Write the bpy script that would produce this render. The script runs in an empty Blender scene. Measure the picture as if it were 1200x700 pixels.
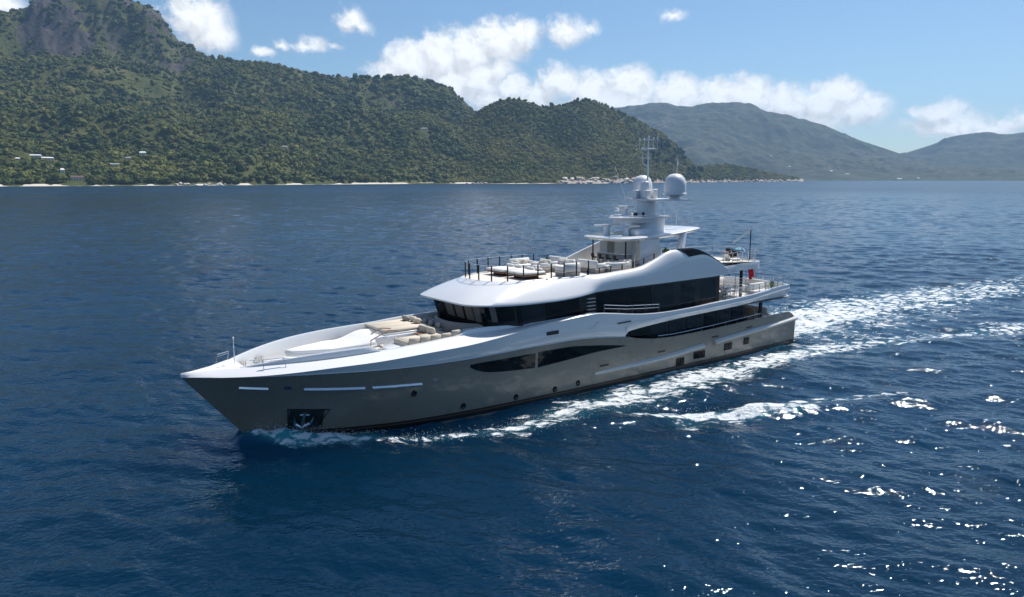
import bpy, bmesh, math, random
import numpy as np
from mathutils import Vector, Matrix
R = math.radians
random.seed(7)
C = bpy.context.scene.collection
scn = bpy.context.scene

# ------------------------------------------------------------------ camera
CAMH = 15.65
cam_d = bpy.data.cameras.new('camera')
cam_d.lens = 27.0; cam_d.sensor_width = 36.0
cam_d.clip_start = 0.5; cam_d.clip_end = 60000
cam = bpy.data.objects.new('camera', cam_d); C.objects.link(cam)
cam.location = (0, 0, CAMH)
cam.rotation_euler = (R(90 - 8.904), 0, 0)
scn.camera = cam

# ------------------------------------------------------------------ sun, sky, exposure
SUN_AZ, SUN_EL = 42.0, 56.0
sd = bpy.data.lights.new('sun', 'SUN'); sd.energy = 5.0; sd.angle = R(0.53); sd.color = (1.0, 0.955, 0.89)
sun = bpy.data.objects.new('sun', sd); C.objects.link(sun)
sv = Vector((math.sin(R(SUN_AZ))*math.cos(R(SUN_EL)), math.cos(R(SUN_AZ))*math.cos(R(SUN_EL)), math.sin(R(SUN_EL))))
sun.rotation_euler = sv.to_track_quat('Z', 'Y').to_euler()
sun.location = (300, 500, 600)
scn.view_settings.view_transform = 'Standard'
scn.view_settings.look = 'None'
scn.view_settings.exposure = EXPOSURE = 0.2
scn.view_settings.gamma = 1.0
scn.view_settings.use_curve_mapping = False
scn.cycles.use_denoising = DENOISE = True
scn.cycles.sample_clamp_indirect = 4.0
scn.cycles.max_bounces = 8
scn.cycles.diffuse_bounces = 2
scn.cycles.glossy_bounces = 3
scn.cycles.transmission_bounces = 4
scn.cycles.volume_bounces = 0
scn.cycles.caustics_reflective = False
scn.cycles.caustics_refractive = False

class NT:
    """small node-tree writer"""
    def __init__(s, nt): s.nt = nt; nt.nodes.clear()
    def n(s, t, **kw):
        nd = s.nt.nodes.new(t)
        for k, v in kw.items(): setattr(nd, k, v)
        return nd
    def l(s, a, b): s.nt.links.new(a, b)
    def put(s, sock, v):
        if isinstance(v, bpy.types.NodeSocket): s.l(v, sock)
        else: sock.default_value = v
    def math(s, op, a, b=0.0, c=0.0, clamp=False):
        nd = s.n('ShaderNodeMath', operation=op, use_clamp=clamp)
        s.put(nd.inputs[0], a); s.put(nd.inputs[1], b); s.put(nd.inputs[2], c)
        return nd.outputs[0]
    def vmath(s, op, a, b=(0,0,0), out=0):
        nd = s.n('ShaderNodeVectorMath', operation=op)
        s.put(nd.inputs[0], a); s.put(nd.inputs[1], b)
        return nd.outputs[out]
    def noise(s, vec, scale, detail=4, rough=0.55, dist=0.0, dims='3D'):
        nd = s.n('ShaderNodeTexNoise', noise_dimensions=dims)
        if vec is not None: s.l(vec, nd.inputs['Vector'])
        nd.inputs['Scale'].default_value = scale; nd.inputs['Detail'].default_value = detail
        nd.inputs['Roughness'].default_value = rough; nd.inputs['Distortion'].default_value = dist
        return nd.outputs[0]
    def ramp(s, v, a, b, lo=0.0, hi=1.0, smooth=True):
        nd = s.n('ShaderNodeMapRange', interpolation_type='SMOOTHSTEP' if smooth else 'LINEAR')
        s.put(nd.inputs['Value'], v)
        for k, x in (('From Min', a), ('From Max', b), ('To Min', lo), ('To Max', hi)): s.put(nd.inputs[k], x)
        return nd.outputs[0]
    def mix(s, f, a, b):
        nd = s.n('ShaderNodeMix', data_type='RGBA')
        s.put(nd.inputs[0], f); s.put(nd.inputs[6], a); s.put(nd.inputs[7], b)
        return nd.outputs[2]
    def combine(s, x, y, z=0.0):
        nd = s.n('ShaderNodeCombineXYZ')
        s.put(nd.inputs[0], x); s.put(nd.inputs[1], y); s.put(nd.inputs[2], z)
        return nd.outputs[0]

def c4(c): return (c[0], c[1], c[2], 1.0)

# ---- world: Nishita sky with fair-weather cumulus set by direction (infinitely far)
W = bpy.data.worlds.new('World'); scn.world = W; W.use_nodes = True
def build_world():
    T = NT(W.node_tree)
    sky = T.n('ShaderNodeTexSky', sky_type='NISHITA')
    sky.sun_disc = False; sky.sun_elevation = R(SUN_EL); sky.sun_rotation = R(SUN_AZ)
    sky.altitude = 20; sky.air_density = 1.0; sky.dust_density = 0.4; sky.ozone_density = 4.2
    gen = T.n('ShaderNodeTexCoord').outputs['Generated']
    sep = T.n('ShaderNodeSeparateXYZ'); T.l(gen, sep.inputs[0])
    az = T.math('MULTIPLY', T.math('ARCTAN2', sep.outputs[0], sep.outputs[1]), 180/math.pi)
    el = T.math('MULTIPLY', T.math('ARCSINE', sep.outputs[2]), 180/math.pi)
    p0 = T.combine(az, el)
    wob = T.n('ShaderNodeTexNoise'); T.l(p0, wob.inputs['Vector'])
    wob.inputs['Scale'].default_value = 0.55; wob.inputs['Detail'].default_value = 5; wob.inputs['Roughness'].default_value = 0.6
    off = T.vmath('MULTIPLY', T.vmath('SUBTRACT', wob.outputs['Color'], (0.5, 0.5, 0.5)), (2.2, 1.5, 0))
    p = T.vmath('ADD', p0, off)
    # (azimuth, elevation, half width, half height, strength)
    def field(q):
        acc = None
        for (a, e, w, h, k) in CLOUDS:
            d = T.vmath('MULTIPLY', T.vmath('SUBTRACT', q, (a, e, 0)), (1/w, 1/h, 0))
            ln = T.vmath('LENGTH', d, out=1)
            v = T.math('MULTIPLY', T.math('SUBTRACT', 1.0, ln, clamp=True), k)
            acc = v if acc is None else T.math('MAXIMUM', acc, v)
        return acc
    acc = field(p); above = field(T.vmath('ADD', p, (.45, .75, 0)))     # how much cloud stands between here and the sun
    n = T.noise(p0, 1.1, 6, 0.6)
    dens = T.math('ADD', acc, T.math('MULTIPLY', T.math('SUBTRACT', n, 0.5), 0.75))
    m = T.ramp(dens, 0.08, 0.60)
    m = T.math('MULTIPLY', m, T.ramp(acc, 0.0, 0.08))
    # relief of the cloud itself: bright billows, greyer hollows
    rel = T.noise(p, 1.5, 5, 0.55)
    shade = T.ramp(T.math('ADD', rel, T.math('MULTIPLY', acc, 0.35)), 0.35, 0.85, 0.70, 1.0)
    shade = T.math('MULTIPLY', shade, T.ramp(T.math('SUBTRACT', above, acc), -.25, .30, 1.04, .80))
    ccol = T.n('ShaderNodeVectorMath', operation='SCALE'); ccol.inputs[0].default_value = (11.2, 11.4, 11.6)
    T.l(shade, ccol.inputs[3])
    tint = T.vmath('MULTIPLY', sky.outputs[0], (.90, 1.01, 1.06))
    col = T.mix(m, tint, ccol.outputs[0])
    bg = T.n('ShaderNodeBackground'); T.l(col, bg.inputs[0]); bg.inputs[1].default_value = SKY_STRENGTH
    out = T.n('ShaderNodeOutputWorld'); T.l(bg.outputs[0], out.inputs[0])
SKY_STRENGTH = 0.09
def px2ang(u, v):          # photograph's direction -> azimuth, elevation in degrees (only used to lay out the sky)
    b = (350 - v)/900; p = R(8.904); a = (u - 600)/900
    y = math.cos(p) + b*math.sin(p); z = -math.sin(p) + b*math.cos(p)
    return math.degrees(math.atan2(a, y)), math.degrees(math.atan2(z, math.hypot(a, y)))
CLOUDS = []
for (u, v, rx, ry, k) in [
    (478,74,44,30,1),(515,68,46,36,1),(548,62,46,34,1),(585,50,50,32,1),(612,42,34,22,1),(560,94,46,34,1),(530,98,44,32,1),(455,84,34,18,.8),(585,82,30,26,.8),
    (664,36,40,22,.75),(690,34,22,12,.55),(412,24,28,18,.75),(405,30,24,14,.6),(424,33,22,12,.6),(232,24,46,30,1),(250,40,34,24,1),(214,14,30,16,.8),
    (332,52,18,10,.6),(362,53,30,11,.65),(392,57,22,7,.45),(308,63,20,9,.7),
    (600,104,34,22,.9),(572,116,40,18,.8),(630,112,40,22,.9),(655,96,34,26,1),(690,108,44,32,1),(735,102,46,30,1),(725,118,60,26,1),(790,113,50,30,1),(840,114,48,26,1),(880,112,40,26,1),(920,122,46,26,1),(965,122,50,28,1),(985,112,34,24,1),(1012,128,44,22,.9),(955,140,70,22,.7),
    (1095,133,34,14,.85),(1112,129,26,14,.85),(1120,148,70,18,.8),(1165,148,48,13,.75),(1080,146,40,14,.5),(788,17,26,10,.6),(576,28,34,10,.55),(640,132,50,20,.8),(0,4,30,12,.8),(1204,138,30,14,.6)]:
    a, e = px2ang(u, v)
    CLOUDS.append((a, e, rx*1.0/900*57.3, ry*1.12/900*57.3, k))
# sky outside the frame has clouds too
for i in range(2):
    a = random.choice([random.uniform(-180, -42), random.uniform(42, 180)]); e = random.uniform(6, 40)
    CLOUDS.append((a, e, random.uniform(4, 11), random.uniform(2, 5), .9))
build_world()

# ------------------------------------------------------------------ materials
def principled(name, col, rough=0.5, metal=0.0, coat=0.0, spec=0.5, var=0.08, vscale=6.0, bump=0.0, bscale=40.0, rvar=0.12):
    m = bpy.data.materials.new(name); m.use_nodes = True
    T = NT(m.node_tree)
    b = T.n('ShaderNodeBsdfPrincipled'); o = T.n('ShaderNodeOutputMaterial'); T.l(b.outputs[0], o.inputs[0])
    tc = T.n('ShaderNodeTexCoord').outputs['Object']
    n = T.noise(tc, vscale, 5, 0.6)
    T.l(T.mix(n, c4([x*(1-var) for x in col]), c4([min(1, x*(1+var)) for x in col])), b.inputs['Base Color'])
    T.l(T.ramp(n, 0.3, 0.7, max(0.02, rough-rvar*rough), rough+rvar*rough), b.inputs['Roughness'])
    b.inputs['Metallic'].default_value = metal
    b.inputs['Specular IOR Level'].default_value = spec
    b.inputs['Coat Weight'].default_value = coat; b.inputs['Coat Roughness'].default_value = 0.06
    if bump:
        bp = T.n('ShaderNodeBump'); bp.inputs['Strength'].default_value = 1.0; bp.inputs['Distance'].default_value = bump
        T.l(T.noise(tc, bscale, 3, 0.5), bp.inputs['Height']); T.l(bp.outputs[0], b.inputs['Normal'])
    return m
M = {}
M['hull'] = principled('hull_grey_paint', (0.240, 0.216, 0.174), 0.28, coat=0.45, var=0.04, vscale=0.35, bump=0.002, bscale=0.7)
M['white'] = principled('white_paint', (0.80, 0.80, 0.79), 0.22, coat=1.0, var=0.025, vscale=0.8)
M['white_matt'] = principled('white_nonskid', (0.76, 0.755, 0.74), 0.6, var=0.04, vscale=2.0)
M['boot'] = principled('black_boot_paint', (0.012, 0.012, 0.013), 0.35, coat=0.2)
M['bronze'] = principled('bronze_stripe_paint', (0.16, 0.085, 0.045), 0.35)
M['glass'] = principled('dark_tinted_glass', (0.004, 0.005, 0.006), 0.05, spec=0.3, var=0.1, rvar=0.3)
M['glass_black'] = principled('black_panel_glass', (0.004, 0.004, 0.005), 0.12, spec=0.12)
M['blind'] = principled('pale_blind_behind_glass', (0.16, 0.15, 0.135), 0.35, spec=0.4, var=0.2)
M['glass_pale'] = principled('paler_tinted_glass', (0.014, 0.018, 0.021), 0.06, spec=0.4, var=0.15, rvar=0.3)
M['dark'] = principled('dark_bronze_metal', (0.02, 0.018, 0.016), 0.4, metal=0.3)
M['steel'] = principled('polished_steel', (0.62, 0.62, 0.62), 0.18, metal=1.0)
M['teak'] = principled('teak_planking', (0.42, 0.31, 0.21), 0.6, var=0.15, vscale=8)
M['cream'] = principled('cream_deck', (0.68, 0.63, 0.56), 0.6, var=0.06, vscale=4)
M['cushion'] = principled('cream_cushion_fabric', (0.60, 0.53, 0.43), 0.9, spec=0.2, var=0.06, vscale=9, bump=0.01, bscale=14)
M['cushion_white'] = principled('white_cushion_fabric', (0.76, 0.74, 0.70), 0.9, spec=0.2, var=0.04, vscale=9, bump=0.01, bscale=14)
M['cushion_grey'] = principled('grey_cushion_fabric', (0.33, 0.31, 0.29), 0.9, spec=0.2, var=0.08, vscale=9, bump=0.01, bscale=14)
M['brown'] = principled('brown_wicker', (0.20, 0.11, 0.065), 0.75, var=0.3, vscale=30)
M['wood'] = principled('varnished_wood', (0.24, 0.10, 0.05), 0.3, coat=0.5, var=0.2, vscale=12)
M['radome'] = principled('radome_white', (0.74, 0.75, 0.76), 0.4, var=0.02)
M['canvas'] = principled('white_canvas', (0.80, 0.79, 0.76), 0.85, spec=0.2, var=0.03, vscale=5, bump=0.02, bscale=5)
M['red'] = principled('red_bunting', (0.42, 0.015, 0.03), 0.8, spec=0.2, var=0.15)
M['bluecloth'] = principled('pale_blue_cloth', (0.28, 0.46, 0.56), 0.8, spec=0.2, var=0.2)
M['leafpot'] = principled('potted_leaves', (0.10, 0.17, 0.03), 0.6, var=0.4, vscale=20)
M['rope'] = principled('dark_rubber', (0.03, 0.03, 0.03), 0.7)
M['light'] = principled('polished_strip', (0.92, 0.92, 0.90), 0.22, metal=0.85)

# ------------------------------------------------------------------ mesh helpers
class MB:
    def __init__(s): s.v = []; s.f = []
    def add(s, vs, fs):
        o = len(s.v); s.v += [tuple(x) for x in vs]; s.f += [tuple(i+o for i in f) for f in fs]
        return s
    def grid(s, rows, close=False, flip=False):
        n = len(rows[0]); vs = [p for r in rows for p in r]; fs = []
        for i in range(len(rows)-1):
            for j in range(n if close else n-1):
                k = (j+1) % n
                fs.append((i*n+j, i*n+k, (i+1)*n+k, (i+1)*n+j))
        return s.add(vs, fs)
    def poly(s, pts): return s.add(pts, [tuple(range(len(pts)))])
    def box(s, c, d, bev=0.0, rz=0.0, rx=0.0, ry=0.0):
        bev = min(bev, min(d)*0.45)
        M3 = Matrix.Rotation(rz, 3, 'Z') @ Matrix.Rotation(ry, 3, 'Y') @ Matrix.Rotation(rx, 3, 'X')
        bm = bmesh.new(); hx, hy, hz = d[0]/2, d[1]/2, d[2]/2
        for x in (-1, 1):
            for y in (-1, 1):
                for z in (-1, 1):
                    if bev:
                        for q in ((hx, hy-bev, hz-bev), (hx-bev, hy, hz-bev), (hx-bev, hy-bev, hz)):
                            bm.verts.new((x*q[0], y*q[1], z*q[2]))
                    else: bm.verts.new((x*hx, y*hy, z*hz))
        bmesh.ops.convex_hull(bm, input=bm.verts)
        bmesh.ops.dissolve_limit(bm, angle_limit=0.02, verts=bm.verts, edges=bm.edges)
        bm.verts.index_update()
        vs = [Vector(c) + M3 @ v.co for v in bm.verts]; fs = [[v.index for v in f.verts] for f in bm.faces]
        bm.free()
        return s.add(vs, fs)
    def tube(s, pts, r, n=6, caps=True, r2=None):
        pts = [Vector(p) for p in pts]; rows = []
        for i, p in enumerate(pts):
            d = (pts[min(i+1, len(pts)-1)] - pts[max(i-1, 0)]).normalized()
            a = d.cross(Vector((0, 0, 1)) if abs(d.z) < 0.9 else Vector((1, 0, 0))).normalized(); b = d.cross(a)
            rr = r if r2 is None else r + (r2-r)*i/(len(pts)-1)
            rows.append([p + a*math.cos(2*math.pi*k/n)*rr + b*math.sin(2*math.pi*k/n)*rr for k in range(n)])
        s.grid(rows, close=True)
        if caps: s.poly(rows[0][::-1]); s.poly(rows[-1])
        return s
    def lathe(s, c, prof, n=16, sx=1.0, sy=1.0):
        rows = [[(c[0]+r*math.cos(2*math.pi*k/n)*sx, c[1]+r*math.sin(2*math.pi*k/n)*sy, c[2]+z) for k in range(n)] for r, z in prof]
        s.grid(rows, close=True)
        if prof[0][0] > 1e-6: s.poly(rows[0][::-1])
        if prof[-1][0] > 1e-6: s.poly(rows[-1])
        return s
    def prism(s, outline, z0, z1, inset=0.0):
        n = len(outline)
        z = lambda v: (lambda i: v[i] if isinstance(v, (list, tuple)) else v)
        lo = [(p[0], p[1], z(z0)(i)) for i, p in enumerate(outline)]; hi = [(p[0], p[1], z(z1)(i)) for i, p in enumerate(outline)]
        s.grid([lo, hi], close=True); s.poly(lo[::-1]); s.poly(hi)
        return s
    def build(s, name, mat, parent=None, smooth=35, loc=None, weld=True):
        me = bpy.data.meshes.new(name); me.from_pydata([tuple(v) for v in s.v], [], s.f)
        bm = bmesh.new(); bm.from_mesh(me)
        if weld: bmesh.ops.remove_doubles(bm, verts=bm.verts, dist=0.0004)
        bmesh.ops.recalc_face_normals(bm, faces=bm.faces)
        bm.to_mesh(me); bm.free()
        me.materials.append(mat)
        if smooth:
            me.polygons.foreach_set('use_smooth', [True]*len(me.polygons)); me.set_sharp_from_angle(angle=R(smooth))
        o = bpy.data.objects.new(name, me); C.objects.link(o)
        if parent is not None: o.parent = parent
        if loc is not None: o.location = loc
        return o
def tag(o, label=None, cat=None, group=None, kind=None):
    if label: o['label'] = label
    if cat: o['category'] = cat
    if group: o['group'] = group
    if kind: o['kind'] = kind
    return o
def empty(name, loc, rz=0.0):
    o = bpy.data.objects.new(name, None); C.objects.link(o); o.location = loc; o.rotation_euler = (0, 0, rz)
    o.empty_display_size = 0.3
    return o
def copy_tree(o, parent=None):
    c = o.copy(); C.objects.link(c)
    if parent is not None: c.parent = parent
    for ch in list(o.children): copy_tree(ch, c)
    return c
def curve(xs, ys):
    """monotone cubic through knots"""
    xs = np.array(xs, float); ys = np.array(ys, float); d = np.diff(ys)/np.diff(xs)
    m = np.zeros(len(xs)); m[0] = d[0]; m[-1] = d[-1]
    for i in range(1, len(xs)-1):
        m[i] = 0 if d[i-1]*d[i] <= 0 else 2*d[i-1]*d[i]/(d[i-1]+d[i])
    def f(x):
        x = np.clip(np.asarray(x, float), xs[0], xs[-1]); i = np.clip(np.searchsorted(xs, x)-1, 0, len(xs)-2)
        h = xs[i+1]-xs[i]; t = (x-xs[i])/h
        return (1+2*t)*(1-t)**2*ys[i] + t*(1-t)**2*h*m[i] + t*t*(3-2*t)*ys[i+1] + t*t*(t-1)*h*m[i+1]
    return f

# ---- value noise in numpy
def _h(ix, iy, seed):
    n = (ix.astype(np.int64)*374761393 + iy.astype(np.int64)*668265263 + seed*1442695041) & 0xffffffff
    n = ((n ^ (n >> 13))*1274126177) & 0xffffffff
    return ((n ^ (n >> 16)) & 0xffff)/65535.0
def vnoise(x, y, seed=0):
    x = np.asarray(x, float); y = np.asarray(y, float)
    ix = np.floor(x); iy = np.floor(y); fx = x-ix; fy = y-iy
    fx = fx*fx*fx*(fx*(fx*6-15)+10); fy = fy*fy*fy*(fy*(fy*6-15)+10)
    a = _h(ix, iy, seed); b = _h(ix+1, iy, seed); c = _h(ix, iy+1, seed); d = _h(ix+1, iy+1, seed)
    return (a+(b-a)*fx)*(1-fy) + (c+(d-c)*fx)*fy
def fbm(x, y, oct=4, seed=0, gain=0.5):
    s = 0; a = 1; t = 0
    for o in range(oct):
        s = s + a*(vnoise(x*2**o, y*2**o, seed+o*17)-0.5); t += a; a *= gain
    return s/t*2
def sstep(a, b, x):
    t = np.clip((x-a)/(b-a), 0, 1); return t*t*(3-2*t)
def np_mesh(name, V, Q, attrs=None, mat=None, smooth=True):
    me = bpy.data.meshes.new(name)
    V = np.ascontiguousarray(V, np.float32); Q = np.ascontiguousarray(Q, np.int32)
    me.vertices.add(len(V)); me.vertices.foreach_set('co', V.ravel())
    if len(Q):
        me.loops.add(Q.size); me.loops.foreach_set('vertex_index', Q.ravel())
        me.polygons.add(len(Q)); me.polygons.foreach_set('loop_start', np.arange(0, Q.size, Q.shape[1], dtype=np.int32))
        if smooth: me.polygons.foreach_set('use_smooth', np.ones(len(Q), bool))
    for k, a in (attrs or {}).items():
        at = me.attributes.new(k, 'FLOAT', 'POINT'); at.data.foreach_set('value', np.ascontiguousarray(a, np.float32))
    me.update(calc_edges=True); me.validate()
    if mat: me.materials.append(mat)
    o = bpy.data.objects.new(name, me); C.objects.link(o)
    return o
def grid_quads(nr, nc):
    i = np.arange(nr*nc).reshape(nr, nc)
    return np.stack([i[:-1, :-1], i[:-1, 1:], i[1:, 1:], i[1:, :-1]], -1).reshape(-1, 4)

# boat frame: s metres aft of the bow, t metres to port, h metres above the water
BO = (-18.83, 42.42); BA = R(37.2)
def B(s, t, h): return Vector((s, -t, h))
def Wd(s, t, h=0.0):
    c, n = math.cos(BA), math.sin(BA)
    return Vector((BO[0] + s*c + t*n, BO[1] + s*n - t*c, h))
def boat_st(x, y):
    c, n = math.cos(BA), math.sin(BA); dx = x-BO[0]; dy = y-BO[1]
    return dx*c + dy*n, dx*n - dy*c
# ================================================================== WATER
bk = lambda s: np.where(np.asarray(s) < 18, 4.6*(1-(1-np.clip(s, 0, 18)/18)**3.3), 4.6 - 0.5*np.clip((np.asarray(s)-40)/14.5, 0, 1)**2)
bw = curve([3.73, 5, 6.5, 8, 10, 13, 16, 20, 26, 40, 50, 54.5], [0, 0.7, 1.45, 2.15, 2.95, 3.75, 4.15, 4.40, 4.5, 4.45, 4.2, 4.0])
def foam_field(x, y):
    s, t = boat_st(x, y)
    a = np.abs(t)
    c = curve([3.6, 4.2, 5.3, 7.8, 10.4, 12.6, 15, 17.6, 23, 28, 36, 47, 54, 63, 73, 83, 100, 130, 170],
              [0.3, 0.9, 2.3, 3.7, 5.6, 6.9, 7.8, 8.2, 7.8, 7.4, 7.3, 6.9, 7.0, 9.2, 12.0, 14.8, 19.5, 27, 38])(s)
    w = curve([3.6, 5.3, 7.8, 10.4, 15, 17.6, 23, 28, 36, 47, 54, 63, 83, 100, 130, 170], [.6, 1.0, .9, .5, .5, 1.1, 2.0, 2.4, 2.5, 1.9, 1.7, 2.0, 2.6, 3.2, 4.5, 6])(s)
    k = curve([3.2, 3.7, 5, 8, 10, 14, 17, 22, 28, 50, 56, 66, 85, 110, 170], [0, 1.2, 1.25, .8, .46, .46, .6, .76, .88, .9, .75, .55, .62, .5, .3])(s)
    f = k*np.exp(-((a-c)/w)**2)
    f = f*np.where(t < 0, sstep(52, 40, s), 1)
    hug = np.exp(-((a-bw(s)-0.3)/0.55)**2)*sstep(22, 34, s)*sstep(56, 54, s)*.7          # thin lace along the hull aft
    c3 = curve([54, 64, 75, 91, 106, 122, 160, 260], [0, -2.6, -3.0, -2.2, -0.4, 2.4, 9, 26])(s)
    w3 = curve([54, 64, 75, 91, 106, 122, 160, 260], [3.6, 4.8, 6.4, 6.6, 6.2, 6.0, 6.6, 9])(s)
    k3 = curve([54, 56, 66, 80, 100, 130, 260], [1.0, 1.2, 1.05, .78, .66, .55, .3])(s)
    wash = k3*np.exp(-np.abs((t-c3)/w3)**3)*(s > 54)
    inner = .45*sstep(54, 60, s)*np.exp(-((t-c3-5)/6)**2)*sstep(120, 70, s)
    cr = curve([26, 28, 30.5, 33, 35.8, 39, 44], [10.5, 12.6, 14.6, 15.7, 16.8, 16.0, 19.3])(s)
    crest = np.exp(-((t-cr)/1.15)**2)*curve([25, 27.5, 29, 34, 36.2, 38, 39.5, 43, 46], [0, .8, .95, .85, .5, .1, .5, .5, 0])(s)
    tail = np.exp(-((t-13.8)/1.6)**2)*curve([26, 27, 29, 31], [0, .5, .45, 0])(s)
    f = np.maximum.reduce([f, hug, wash, inner, crest, tail])
    return np.clip(f, 0, 1), s, t
FAR_CHOP = 0.7; B1S, B1D, B1A, ROUGH, LOD0, MSS = 2.9, 1, .062, .05, 0.0, .0195
def build_water():
    r1 = np.geomspace(24, 150, 640); r2 = np.concatenate([np.geomspace(150, 700, 620)[1:], np.geomspace(700, 9800, 200)[1:]])
    rr = np.concatenate([[2, 12], r1, r2]); az = np.radians(np.linspace(-62, 62, 1060))
    RR, AZ = np.meshgrid(rr, az, indexing='ij')
    X = RR*np.sin(AZ); Y = RR*np.cos(AZ)
    dr = np.gradient(rr)[:, None]*np.ones_like(AZ)
    rng = np.random.RandomState(3)
    Z = np.zeros_like(X)
    wind = R(205)                                        # chop runs towards the lower left of the view
    gust = 0.75 + 0.5*(vnoise(X/45, Y/70, 5))            # patches of rougher and smoother water
    N = 84
    for i in range(N):
        lam = np.exp(rng.uniform(np.log(0.75), np.log(13)))
        th = wind + rng.normal()*0.62
        k = 2*np.pi/lam; sl = math.sqrt(2*MSS/N)*(1.0 if lam < 5 else 0.75)
        att = sstep(2.2, 4.5, lam/np.maximum(dr, RR*0.0016))
        ph = k*(X*math.sin(th)+Y*math.cos(th)) + rng.uniform(0, 6.28)
        ph = ph + 1.2*vnoise(X/(lam*5), Y/(lam*5), i)*6.28*0.5
        cs = np.sin(ph)
        Z += sl/k*att*(cs + 0.18*np.cos(2*ph))*gust
    # the ship's own waves
    F, s, t = foam_field(X, Y)
    a = np.abs(t)
    calm = 1-0.55*np.exp(-((s-40)/18)**2)*np.exp(-((a-6)/3)**2)
    Z *= calm
    cb = curve([3, 4.2, 5.5, 8, 11, 15, 20, 30, 60], [0.3, 1.2, 2.2, 3.3, 5.4, 7.2, 8.3, 9.5, 12])(s)
    Z += 0.65*np.exp(-((a-cb)/curve([3, 8, 20, 60], [.5, .7, 1.0, 1.5])(s))**2)*curve([2.6, 3.6, 5, 9, 20, 40, 60], [0, 1, 1, .45, .32, .25, .1])(s)*(s > 2.5)
    cr = curve([20, 28, 35.8, 44, 60], [9.6, 12.4, 16.8, 20.5, 27])(s)
    Z += 0.42*np.exp(-((t-cr)/1.3)**2)*curve([18, 26, 34, 48, 70], [0, .8, 1, .5, 0])(s)
    Z += -0.25*np.exp(-((a-12)/2.2)**2)*curve([18, 26, 34, 40], [0, 1, .6, 0])(s)
    rough = (fbm(X/0.9, Y/0.9, 3, 40)*0.16 + fbm(X/2.6, Y/2.6, 2, 41)*0.18)
    Z += rough*F*sstep(1.2, 0.4, dr)
    SH = np.zeros_like(X)
    r0 = shore_left(np.degrees(AZ)); SH = sstep(160, 30, r0-RR)*(np.degrees(AZ) < 1)
    Z[-1] = 0
    V = np.stack([X, Y, Z], -1).reshape(-1, 3)
    m = bpy.data.materials.new('sea_water'); m.use_nodes = True
    T = NT(m.node_tree)
    o = T.n('ShaderNodeOutputMaterial')
    pos = T.n('ShaderNodeNewGeometry').outputs['Position']
    wb = T.n('ShaderNodeBsdfPrincipled')
    sh = T.n('ShaderNodeAttribute', attribute_name='shallow').outputs['Fac']
    big = T.noise(pos, 0.012, 3)
    deep = T.mix(T.ramp(big, .35, .65), c4((0.0003, 0.0150, 0.0370)), c4((0.0005, 0.0225, 0.0550)))
    aer = T.ramp(T.n('ShaderNodeAttribute', attribute_name='foam').outputs['Fac'], .08, .9, 0, .5)
    T.l(T.mix(aer, T.mix(T.math('MULTIPLY', sh, .8), deep, c4((0.012, 0.085, 0.115))), c4((0.03, 0.13, 0.17))), wb.inputs['Base Color'])
    wb.inputs['Specular Tint'].default_value = (.70, .93, 1.0, 1); wb.subsurface_method = 'BURLEY'; wb.inputs['Subsurface Weight'].default_value = 1.0; wb.inputs['Subsurface Radius'].default_value = (.6, 1.6, 2.2); wb.inputs['Subsurface Scale'].default_value = 14
    T.l(T.math("ADD", T.math("MULTIPLY", T.n("ShaderNodeAttribute", attribute_name="lod").outputs["Fac"], .26), ROUGH), wb.inputs["Roughness"]); wb.inputs['IOR'].default_value = 1.333
    b1 = T.n('ShaderNodeBump'); b1.inputs['Strength'].default_value = 1; b1.inputs["Distance"].default_value = B1A
    st = T.vmath('MULTIPLY', pos, (1.0, 1.35, 1.0))
    T.l(T.noise(st, B1S, B1D, 0.45, 0.3), b1.inputs['Height'])
    b2 = T.n('ShaderNodeBump'); b2.inputs['Strength'].default_value = 1; b2.inputs['Distance'].default_value = 0.008
    T.l(T.noise(st, 9.0, 2, 0.5), b2.inputs['Height']); T.l(b1.outputs[0], b2.inputs['Normal'])
    # unresolved chop further out: slopes taken straight from a noise field, so they do not fade with distance
    nv = T.n('ShaderNodeTexNoise'); T.l(st, nv.inputs['Vector']); nv.inputs['Scale'].default_value = .55; nv.inputs['Detail'].default_value = 3; nv.inputs['Roughness'].default_value = .6
    lod = T.n('ShaderNodeAttribute', attribute_name='lod').outputs['Fac']
    sl = T.vmath('MULTIPLY', T.vmath('SUBTRACT', nv.outputs['Color'], (.5, .5, .5)), (1.0, 1.0, 0.0))
    sc = T.n('ShaderNodeVectorMath', operation='SCALE'); T.l(sl, sc.inputs[0]); T.l(T.math('MULTIPLY', lod, FAR_CHOP), sc.inputs[3])
    b0 = T.n('ShaderNodeVectorMath', operation='NORMALIZE'); T.l(T.vmath('ADD', b2.outputs[0], sc.outputs[0]), b0.inputs[0])
    T.l(b0.outputs[0], wb.inputs['Normal'])
    fb = T.n('ShaderNodeBsdfPrincipled')
    fb.inputs['Roughness'].default_value = 0.7; fb.inputs['Specular IOR Level'].default_value = 0.3
    fo = T.n('ShaderNodeAttribute', attribute_name='foam').outputs['Fac']
    # streaks lie along the ship's track
    rot = T.n('ShaderNodeMapping'); rot.inputs['Rotation'].default_value = (0, 0, -BA); rot.inputs['Scale'].default_value = (0.55, 1.0, 1.0)
    T.l(pos, rot.inputs['Vector'])
    n1 = T.noise(rot.outputs[0], 0.55, 4, 0.62, 0.8); n2 = T.noise(rot.outputs[0], 2.6, 5, 0.72, 0.5)
    v = T.n('ShaderNodeTexVoronoi', feature='DISTANCE_TO_EDGE'); v.inputs['Scale'].default_value = 1.1
    wv = T.vmath('ADD', rot.outputs[0], T.vmath('SCALE', T.combine(n2, n1, 0.0))); T.l(wv, v.inputs['Vector'])
    lace = T.ramp(v.outputs['Distance'], 0.0, 0.22, 1.0, 0.0)
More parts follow.
